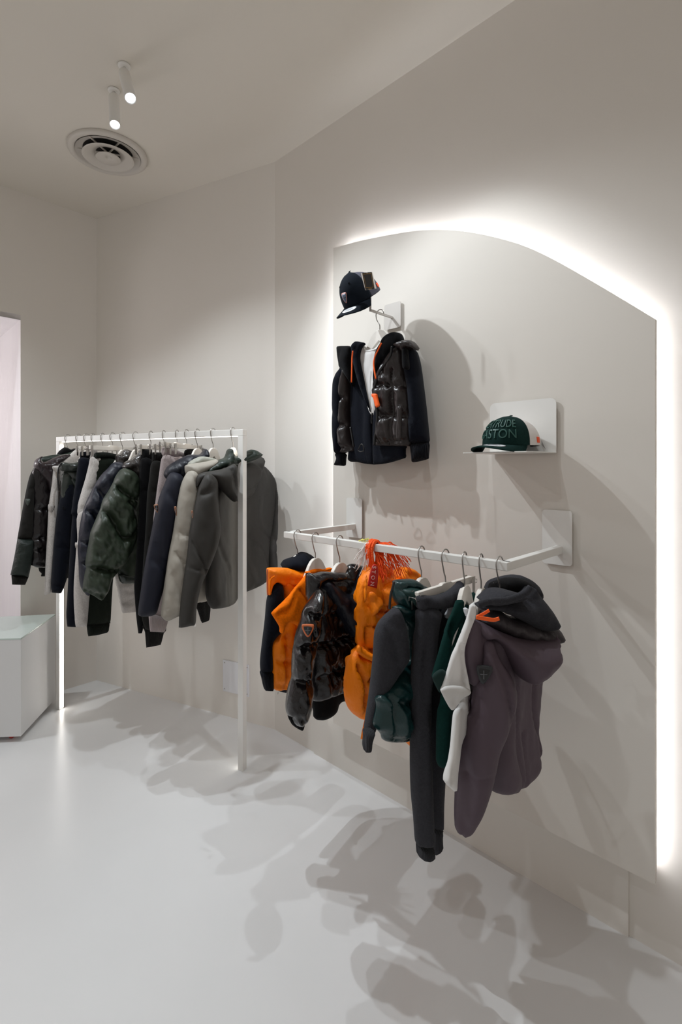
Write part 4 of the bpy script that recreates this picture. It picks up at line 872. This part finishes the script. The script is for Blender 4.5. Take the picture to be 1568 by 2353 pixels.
pillow('hood_lining', K('K2d', (700, 535), (760, 460), (830, 428), (900, 440), (1000, 500), (1160, 530), (1300, 600), (1440, 600), (1480, 640), (1490, 720), (1400, 760), (1280, 760), (1100, 740), (960, 690), (830, 630), (740, 580)), p, PURPLEL, v, T=.10, k=.5, off=.07, R=.05, crump=.010, cf=14, res=.008)
pillow('hood', K('K2d', (605, 560), (612, 518), (645, 530), (740, 568), (860, 632), (1000, 692), (1130, 732), (1290, 744), (1430, 740), (1484, 715), (1492, 690), (1492, 715), (1466, 790), (1470, 885), (1432, 962), (1350, 1062), (1240, 1132), (1200, 1156), (1130, 1134), (1070, 1075), (1000, 960), (945, 865), (890, 775), (810, 715), (720, 720), (640, 650)), p, PURPLE, v, T=.14, k=.55, R=.08, off=.12, res=.008, fold=.012, ff=(7, 7), seams=[K('K2d', (660, 590), (740, 640), (860, 700), (1000, 755), (1130, 800), (1290, 815), (1440, 800))], sw=.004, sk=.14)
badge(K('K2d', (750, 1090))[0], 37, 43, p, v, .8, .085, RUB, mat('rubber_black', (18, 19, 21), .5), RUBL, -.12)
strip('zip_puller', K('K2d', (680, 512), (740, 485), (805, 446)), p, ORTAG, v, .008, .15, .6, .0015)
strip('zip_puller', K('K2d', (675, 515), (760, 530), (850, 542), (905, 528)), p, ORTAG, v, .009, .19, .6, .0015)
GR = GR_

# ------------------------------------------------------------------ outfit hanging on the arched panel
o = PF.w(kx, 0)+nC*.0906
p = Pl((o.x, o.y), dC); KZ = kz+.004
hanger(p, KZ, 'white hanger on the slim wall bracket carrying the vest and hoodie outfit', None, drop=.072)
TG = 'outfit on the wall bracket'
g = garment('tee_shirt', 'white tee showing in the open neck of the navy hoodie on the panel', 't-shirt', p, None, 1.4)
pillow('body', K('K3a', (330, 960), (380, 955), (430, 990), (500, 985), (560, 950), (640, 960), (640, 1500), (520, 1730), (455, 1720), (400, 1560), (330, 1250), (300, 1120)), p, TEEW, g, T=.035, off=.010, fold=.004)
pillow('neckband', K('K3a', (368, 952), (395, 992), (430, 1003), (500, 985), (560, 950), (560, 975), (500, 1012), (430, 1030), (385, 1010)), p, TEEW, g, T=.012, off=.022)
g = garment('hoodie', 'navy zip hoodie with orange drawcords under the brown vest on the panel', 'hoodie', p, None, 1.3)
pillow('back', K('K3a', (250, 1050), (560, 1040), (860, 1050), (900, 1500), (845, 2100), (845, 2212), (750, 2190), (530, 2180), (300, 2200), (215, 2240), (215, 1900), (230, 1400)), p, BLACKK, g, T=.03, off=-.03)
pillow('body', K('K3a', (238, 1080), (280, 1080), (330, 1200), (385, 1420), (425, 1560), (455, 1700), (470, 1760), (478, 2000), (492, 2130), (492, 2130), (490, 2292), (490, 2292), (380, 2280), (300, 2262), (212, 2250), (212, 2150), (228, 1900), (228, 1400)), p, NAVY, g, T=.03, off=.010, fold=.004)
pillow('body', K('K3a', (480, 1400), (520, 1300), (620, 1150), (860, 1050), (890, 1500), (860, 2060), (842, 2110), (845, 2216), (845, 2216), (740, 2250), (620, 2280), (488, 2293), (488, 2293), (480, 2130), (482, 1800)), p, NAVY, g, T=.03, off=.010, fold=.004)
pillow('sleeve', K('K3a', (160, 1180), (120, 1215), (95, 1250), (68, 1310), (45, 1400), (38, 1700), (40, 1950), (58, 2170), (58, 2170), (167, 2166), (167, 2166), (165, 2080), (180, 1900), (190, 1600), (200, 1300)), p, NAVY, g, T=.10, k=.35, R=.05, off=-.01, fold=.005)
pillow('cuff', K('K3a', (60, 2160), (76, 2222), (50, 2290), (62, 2300), (100, 2302), (150, 2306), (160, 2290), (165, 2220), (165, 2160)), p, NAVYR, g, T=.06, k=.35, R=.03, off=-.01)
pillow('sleeve', K('K3a', (850, 1010), (900, 975), (960, 1005), (985, 1060), (1012, 1180), (1042, 1400), (1072, 1650), (1092, 1850), (1110, 2045), (1110, 2045), (902, 2060), (902, 2060), (890, 1900), (880, 1500), (850, 1300), (830, 1150)), p, NAVY, g, T=.11, k=.45, R=.05, off=.0, fold=.006, ff=(10, 4))
pillow('cuff', K('K3a', (902, 2052), (902, 2080), (915, 2180), (922, 2255), (940, 2264), (1000, 2255), (1092, 2230), (1100, 2200), (1112, 2042), (1112, 2042)), p, NAVYR, g, T=.08, k=.45, R=.04)
pillow('hood', K('K3a', (238, 1000), (240, 955), (262, 925), (295, 904), (345, 912), (385, 920), (382, 940), (352, 975), (332, 1050), (332, 1130), (385, 1350), (432, 1560), (458, 1712), (415, 1620), (340, 1440), (290, 1280), (255, 1120)), p, NAVY, g, T=.05, k=.4, off=.04, R=.03, res=.009, fold=.006)
pillow('hood', K('K3a', (485, 1330), (490, 1200), (500, 1080), (530, 990), (560, 940), (575, 900), (600, 860), (650, 822), (720, 800), (790, 815), (818, 850), (828, 925), (780, 960), (720, 1020), (650, 1110), (570, 1230), (530, 1340), (505, 1420)), p, BLACKK, g, T=.07, k=.5, off=.035, R=.035, res=.009, fold=.008)
strip('drawcord', K('K3a', (250, 1010), (242, 1100), (240, 1200), (236, 1366)), p, ORTAG, g, .0055, .085, 0, .003)
strip('drawcord', K('K3a', (573, 922), (535, 1000), (500, 1075), (486, 1150), (492, 1220), (510, 1326)), p, ORTAG, g, .006, .090, 0, .003)
strip('zipper', K('K3a', (470, 1710), (462, 1790), (466, 1830)), p, ZIP, g, .007, .036, 0, .004)
v = garment('puffer_vest', 'dark brown quilted down vest worn over the navy hoodie on the arched panel', 'vest', p, None, 1.3)
pillow('front', K('K3a', (150, 1300), (200, 1180), (240, 1250), (232, 1400), (216, 1600), (220, 1850), (245, 2030), (270, 2110), (266, 2140), (200, 2152), (135, 2160), (135, 2160), (130, 2060), (112, 1950), (110, 1800), (132, 1650), (120, 1500), (128, 1400)), p, BROWNV, v, T=.085, off=.022, R=.05, res=.007, crump=.003, gather=.008, seams=[K('K3a', (120, 1555), (170, 1545), (225, 1560)), K('K3a', (112, 1845), (160, 1855), (225, 1835)), K('K3a', (125, 2110), (200, 2105), (270, 2100))], sw=.011)
pillow('collar', K('K3a', (84, 960), (84, 960), (150, 955), (235, 965), (245, 1050), (235, 1130), (250, 1300), (262, 1420), (225, 1360), (180, 1290), (150, 1240), (112, 1195), (95, 1100)), p, BLACKK, v, T=.05, off=.045, R=.025, res=.009, fold=.004)
pillow('front', K('K3a', (700, 1010), (780, 960), (850, 1000), (868, 1180), (872, 1300), (900, 1450), (910, 1600), (912, 1900), (906, 2070), (880, 2086), (700, 2084), (500, 2076), (500, 2076), (494, 2020), (520, 1890), (526, 1720), (500, 1560), (478, 1450), (505, 1340), (560, 1210), (640, 1090)), p, BROWNV, v, T=.08, k=.15, off=.035, R=.06, res=.0065, crump=.004, gather=.010,
       seams=[K('K3a', (490, 1425), (600, 1405), (740, 1415), (890, 1412)), K('K3a', (525, 1760), (620, 1745), (740, 1752), (905, 1750)), K('K3a', (498, 2035), (620, 2050), (740, 2030), (905, 2032)), K('K3a', (735, 1250), (740, 1500), (735, 1800), (725, 2030))], sw=.012)
pillow('pocket_welt', K('K3a', (752, 1640), (800, 1635), (800, 1635), (800, 1830), (795, 2010), (795, 2010), (745, 2018), (745, 2018), (740, 1900), (748, 1760)), p, BROWNV, v, T=.012, off=.082, R=.008, res=.008)
pillow('hood_roll', K('K3a', (735, 955), (790, 915), (850, 895), (910, 893), (945, 925), (966, 965), (966, 1005), (930, 990), (880, 1000), (850, 1040), (800, 1000)), p, BROWNV, v, T=.08, off=.05, R=.035, res=.008, crump=.006)
pillow('armhole_trim', K('K3a', (820, 980), (860, 990), (872, 1080), (880, 1180), (870, 1220), (840, 1222), (820, 1190), (815, 1080)), p, BLACKK, v, T=.03, off=.07, R=.012)
strip('zipper', K('K3a', (690, 960), (680, 1050), (640, 1120), (570, 1215), (530, 1300), (508, 1380), (490, 1450), (505, 1550), (525, 1700), (520, 1860), (500, 1980), (490, 2075)), p, ZIP, v, .009, .072, 0, .006)
strip('zipper', K('K3a', (225, 1870), (245, 1980), (262, 2090)), p, ZIP, v, .007, .062, 0, .005)
pillow('whistle_pull', K('K3a', (466, 1498), (475, 1492), (520, 1496), (528, 1530), (555, 1632), (555, 1632), (512, 1652), (512, 1652), (485, 1545), (470, 1530)), p, ORTAG, v, T=.012, off=.088, R=.004, res=.006)
tube('zip_ring', [p.w(*p.loc(a), -.076) for a in K('K3a', (478, 2070), (500, 2072), (515, 2130), (500, 2145), (465, 2148), (450, 2130), (478, 2070))], .0018, DARKMETAL, v, None, 8, 3)

# ------------------------------------------------------------------ caps
CAPR = (.100, .086, .094); BRIMC = 3.0
def crown_pt(th, v, g_=0.):
    rx, ry, h = CAPR; r = max(0, 1-v**2.5)**(1/2.1)
    front = .5+.5*math.cos(th)
    zz = h*v*(.93+.12*front*(v**.5))
    rr = r*(1+.02*math.cos(th)*v)
    return Vector(((rx+g_)*rr*math.cos(th), (ry+g_)*rr*math.sin(th), zz+g_*v))
def patch(name, f, nu, nv, m, parent, world, th=.002, g_=0):
    bm = bmesh.new()
    def layer(s): return [[bm.verts.new(f(i/nu, j/nv, s)) for j in range(nv+1)] for i in range(nu+1)]
    A, B = layer(0), layer(-th)
    def q4(a, b, c, d):
        vs = []
        for x in (a, b, c, d):
            if x not in vs: vs.append(x)
        try: bm.faces.new(vs)
        except Exception: pass
    for i in range(nu):
        for j in range(nv):
            q4(A[i][j], A[i+1][j], A[i+1][j+1], A[i][j+1]); q4(B[i][j+1], B[i+1][j+1], B[i+1][j], B[i][j])
    for i in range(nu): q4(A[i+1][0], A[i][0], B[i][0], B[i+1][0]); q4(A[i][nv], A[i+1][nv], B[i+1][nv], B[i][nv])
    for j in range(nv): q4(A[0][j], A[0][j+1], B[0][j+1], B[0][j]); q4(A[nu][j+1], A[nu][j], B[nu][j], B[nu][j+1])
    bmesh.ops.remove_doubles(bm, verts=bm.verts, dist=1e-6); bmesh.ops.recalc_face_normals(bm, faces=bm.faces)
    me = bpy.data.meshes.new(name); bm.to_mesh(me); bm.free(); smooth(me); return link(name, me, m, parent, world)
def brim_f(u, v, s, L=.072, drop=3.0):
    th = math.radians(-72+144*u); b = crown_pt(th, 0)*.975
    ext = L*(max(0, math.cos(th*1.2))**.55)
    P = b+Vector((1, .10*math.sin(th), 0)).normalized()*ext*v
    P.z = s+.0015-(abs(P.y)**2)*BRIMC/3*drop*(v**.8)-.10*ext*v*v
    return P
def cap(label, world, front, mesh, brim_m, sweat, stick_lines):
    t = thing('baseball_cap', label, 'cap', None, world)
    A1 = math.radians(76)
    patch('front_panel', lambda u, v, s: crown_pt(-A1+2*A1*u, min(v, .9999), s), 40, 24, front, t, world)
    patch('mesh_back', lambda u, v, s: crown_pt(A1+(2*math.pi-2*A1)*u, min(v, .9999), s-.0006), 56, 24, mesh, t, world)
    patch('brim', brim_f, 40, 14, brim_m, t, world, .003)
    patch('sweatband', lambda u, v, s: crown_pt(2*math.pi*u, .0, s-.0022)+UP*(v*.022), 60, 3, sweat, t, world)
    lathe('button', [(0, .0018), (.003, .0015), (.005, .0006), (.0055, -.001)], front, t, world @ Matrix.Translation(crown_pt(0, .9999)), 20)
    # oval sticker on the brim
    def stk(u, v, s):
        a = u*2*math.pi; r = v; uu = .5+.115*r*math.cos(a)*1.25; vv = .52+.26*r*math.sin(a)
        return brim_f(uu+.12, vv, s+.0012)
    st = patch('sticker', stk, 40, 6, mat('silver_sticker', (226, 228, 232), .3), t, world, .0006)
    def sl(z, w_):
        def f(u, v, s): return brim_f(.62+(u-.5)*w_, z+v*.035, s+.0018)
        return f
    for z, w_ in ((.40, .13), (.50, .17), (.60, .13)): patch('sticker_print', sl(z, w_), 12, 1, mat('sticker_grey', (150, 153, 158), .4), st, world, .0003)
    for th in (-.5, .5):
        lathe('eyelet', [(.0022, 0), (.0022, .001), (.0042, .001), (.0048, 0)], sweat if stick_lines else front, t, world @ Matrix.Translation(crown_pt(th, .72, .001)) @ (crown_pt(th, .8)-crown_pt(th, .6)).cross(Vector((-math.sin(th), math.cos(th), 0))).to_track_quat('Z', 'Y').to_matrix().to_4x4().inverted().inverted(), 16)
    return t
def surf_patch(name, th0, th1, v0, v1, m, t, world, g_=.0015, rnd_=True):
    return patch(name, lambda u, v, s: crown_pt(th0+(th1-th0)*u, v0+(v1-v0)*v, s+g_), 12, 8, m, t, world, .0012)
def frame3(o, fwd, up):
    x = Vector(fwd).normalized(); u = Vector(up); y = u.cross(x).normalized(); z = x.cross(y)
    return Matrix(((x.x, y.x, z.x, o[0]), (x.y, y.y, z.y, o[1]), (x.z, y.z, z.z, o[2]), (0, 0, 0, 1)))
CGREEN = knit('cap_green_twill', (24, 62, 58), .15, 0); CMESHW = mat('white_mesh', (232, 226, 222), .7, bump=.9, bscale=330, bdist=.002)
CNAVY = knit('cap_navy_twill', (20, 30, 42), .15, 0); CMESHN = mat('slate_mesh', (70, 70, 84), .7, bump=.9, bscale=330, bdist=.002)
# green cap on the shelf
c = PF.w((sx0+sx1)/2+.008, sz0+.024, -.105)
M2 = frame3(c, (-.80, -.60, 0), (-.04, -.04, 1))
cg = cap('dark green trucker cap with raised lettering and white mesh back sitting on the shelf', M2, CGREEN, CMESHW, CGREEN, BLACKK, False)
def curved_text(s, size, zc, parent, world, m, th0=0., sx=.8):
    me = text_mesh(s, size, .0011, 4)
    bm = bmesh.new(); bm.from_mesh(me); bmesh.ops.subdivide_edges(bm, edges=[e for e in bm.edges if e.calc_length() > .004], cuts=2); bm.to_mesh(me); bm.free()
    for v in me.vertices:
        th = th0+v.co.x*sx/.088; vv = (zc+v.co.y)/CAPR[2]
        g_ = .0018+(.0012 if v.co.z > 0 else -.002)
        v.co = crown_pt(th, min(max(vv, 0), .98), g_)
    me.name = 'lettering'; return link('lettering', me, m, parent, world)
EMB = mat('embroidery_green', (44, 84, 76), .45)
curved_text('GERTRUDE', .033, .064, cg, M2, EMB, .04, .86); curved_text('GASTON', .039, .033, cg, M2, EMB, .04, .92)
surf_patch('side_patch', 1.70, 1.90, .10, .30, mat('neon_orange_patch', (255, 86, 20), .5), cg, M2)
def hangtag(parent, pts, pl, layers):
    r = None
    for i, (nm, m, ins_, th, off) in enumerate(layers):
        c = Vector((sum(a[0] for a in pts)/4, sum(a[1] for a in pts)/4)); P = [pl.loc(c+(Vector(a)-c)*ins_) for a in pts]
        r_ = prism(nm, P, m, r or parent, pl.m, -off-th, -off); r = r or r_
    return r
ptg = [(1222, 987), (1232, 983), (1255, 1032), (1247, 1034)]
qt = Pl(PF.w((sx0+sx1)/2+.10, 0, -.07), (.28, .96))
hangtag(cg, [(1224, 983), (1236, 992), (1255, 1033), (1243, 1020)], qt, [('price_tag', mat('tag_grey', (150, 146, 142), .5), 1, .001, 0)])
# navy cap on the bracket rod
CAPR = (.094, .080, .118); BRIMC = 4.6
top = RT+UP*.115
fw = Vector((-.66, -.56, -.62)).normalized()
Mt = PF.shift(.15).pt((836, 676)); c = Vector((top.x, top.y, 0)) + Vector((-.033, -.02, Mt.z-.034))
M1 = frame3(c, fw, (-.34, -.30, 1)) @ Matrix.Diagonal((.92, .92, .92, 1))
cn = cap('dark navy cap with hang tag and slate mesh back perched on the bracket rod', M1, CNAVY, CMESHN, CNAVY, BLACKK, True)
def tri_patch(name, th0, v0, sc, m, g_, parent):
    P = [(-.5, .42), (-.3, .5), (.3, .5), (.5, .42), (.46, .1), (.2, -.36), (0, -.5), (-.2, -.36), (-.46, .1)]
    P = spline(P, 3); n = len(P)
    def f(u, v, s):
        i = int(round(u*n)) % n; x, y = P[i]
        return crown_pt(th0+x*v*sc*.034/.086, v0+y*v*sc*.040/.118, s+g_)
    return patch(name, f, n, 3, m, parent, M1, .0012)
bd = tri_patch('badge', .0, .36, 1.0, mat('copper_rim', (170, 118, 108), .5), .0022, cn)
tri_patch('badge_core', .0, .36, .78, mat('slate_rubber', (92, 104, 124), .5), .0032, bd)
for (a0, a1, b0, b1) in ((-.02, .02, .28, .46), (-.11, .11, .365, .395)):
    patch('plus_sign', lambda u, v, s: crown_pt(a0+(a1-a0)*u, b0+(b1-b0)*v, s+.0042), 6, 6, mat('slate_dark', (44, 52, 66), .5), bd, M1, .0008)
surf_patch('side_patch', 2.0, 2.3, .14, .30, mat('neon_orange_patch', (255, 86, 20), .5), cn, M1)
q1 = Pl(Vector((c.x, c.y, 0))+Vector((.0, -.108, 0)), (.95, -.1))
TB = mat('tag_black', (26, 23, 21), .35); TGo = mat('tag_gold', (150, 112, 50), .4); TW = mat('tag_card', (226, 216, 206), .6)
tg = K('K3b', (595, 212), (840, 188), (928, 535), (690, 570))
tagr = hangtag(cn, tg, q1, [('price_tag', TW, 1, .0012, 0)])
tk = K('K3b', (625, 205), (828, 190), (888, 545), (695, 568))
def tplate(nm, pts, m, off): return prism(nm, [q1.loc(a) for a in pts], m, tagr, q1.m, -off-.0004, -off)
tplate('tag_face', tk, TB, .0014)
def shr(P, s, dy=0):
    cx = sum(a[0] for a in P)/4; cy = sum(a[1] for a in P)/4; return [(cx+(a[0]-cx)*s, cy+(a[1]-cy)*s+dy) for a in P]
tplate('tag_frame', shr(tk, .83, -.5), TGo, .0019); tplate('tag_panel', shr(tk, .77, -.5), TB, .0024)
tplate('tag_print', K('K3b', (755, 543), (828, 538), (830, 553), (757, 559)), TGo, .0019)
tube('tag_string', [q1.w(*q1.loc(a), -.003) for a in K('K3b', (718, 182), (724, 200), (728, 218))], .0009, TEEW, tagr, None, 6, 2)
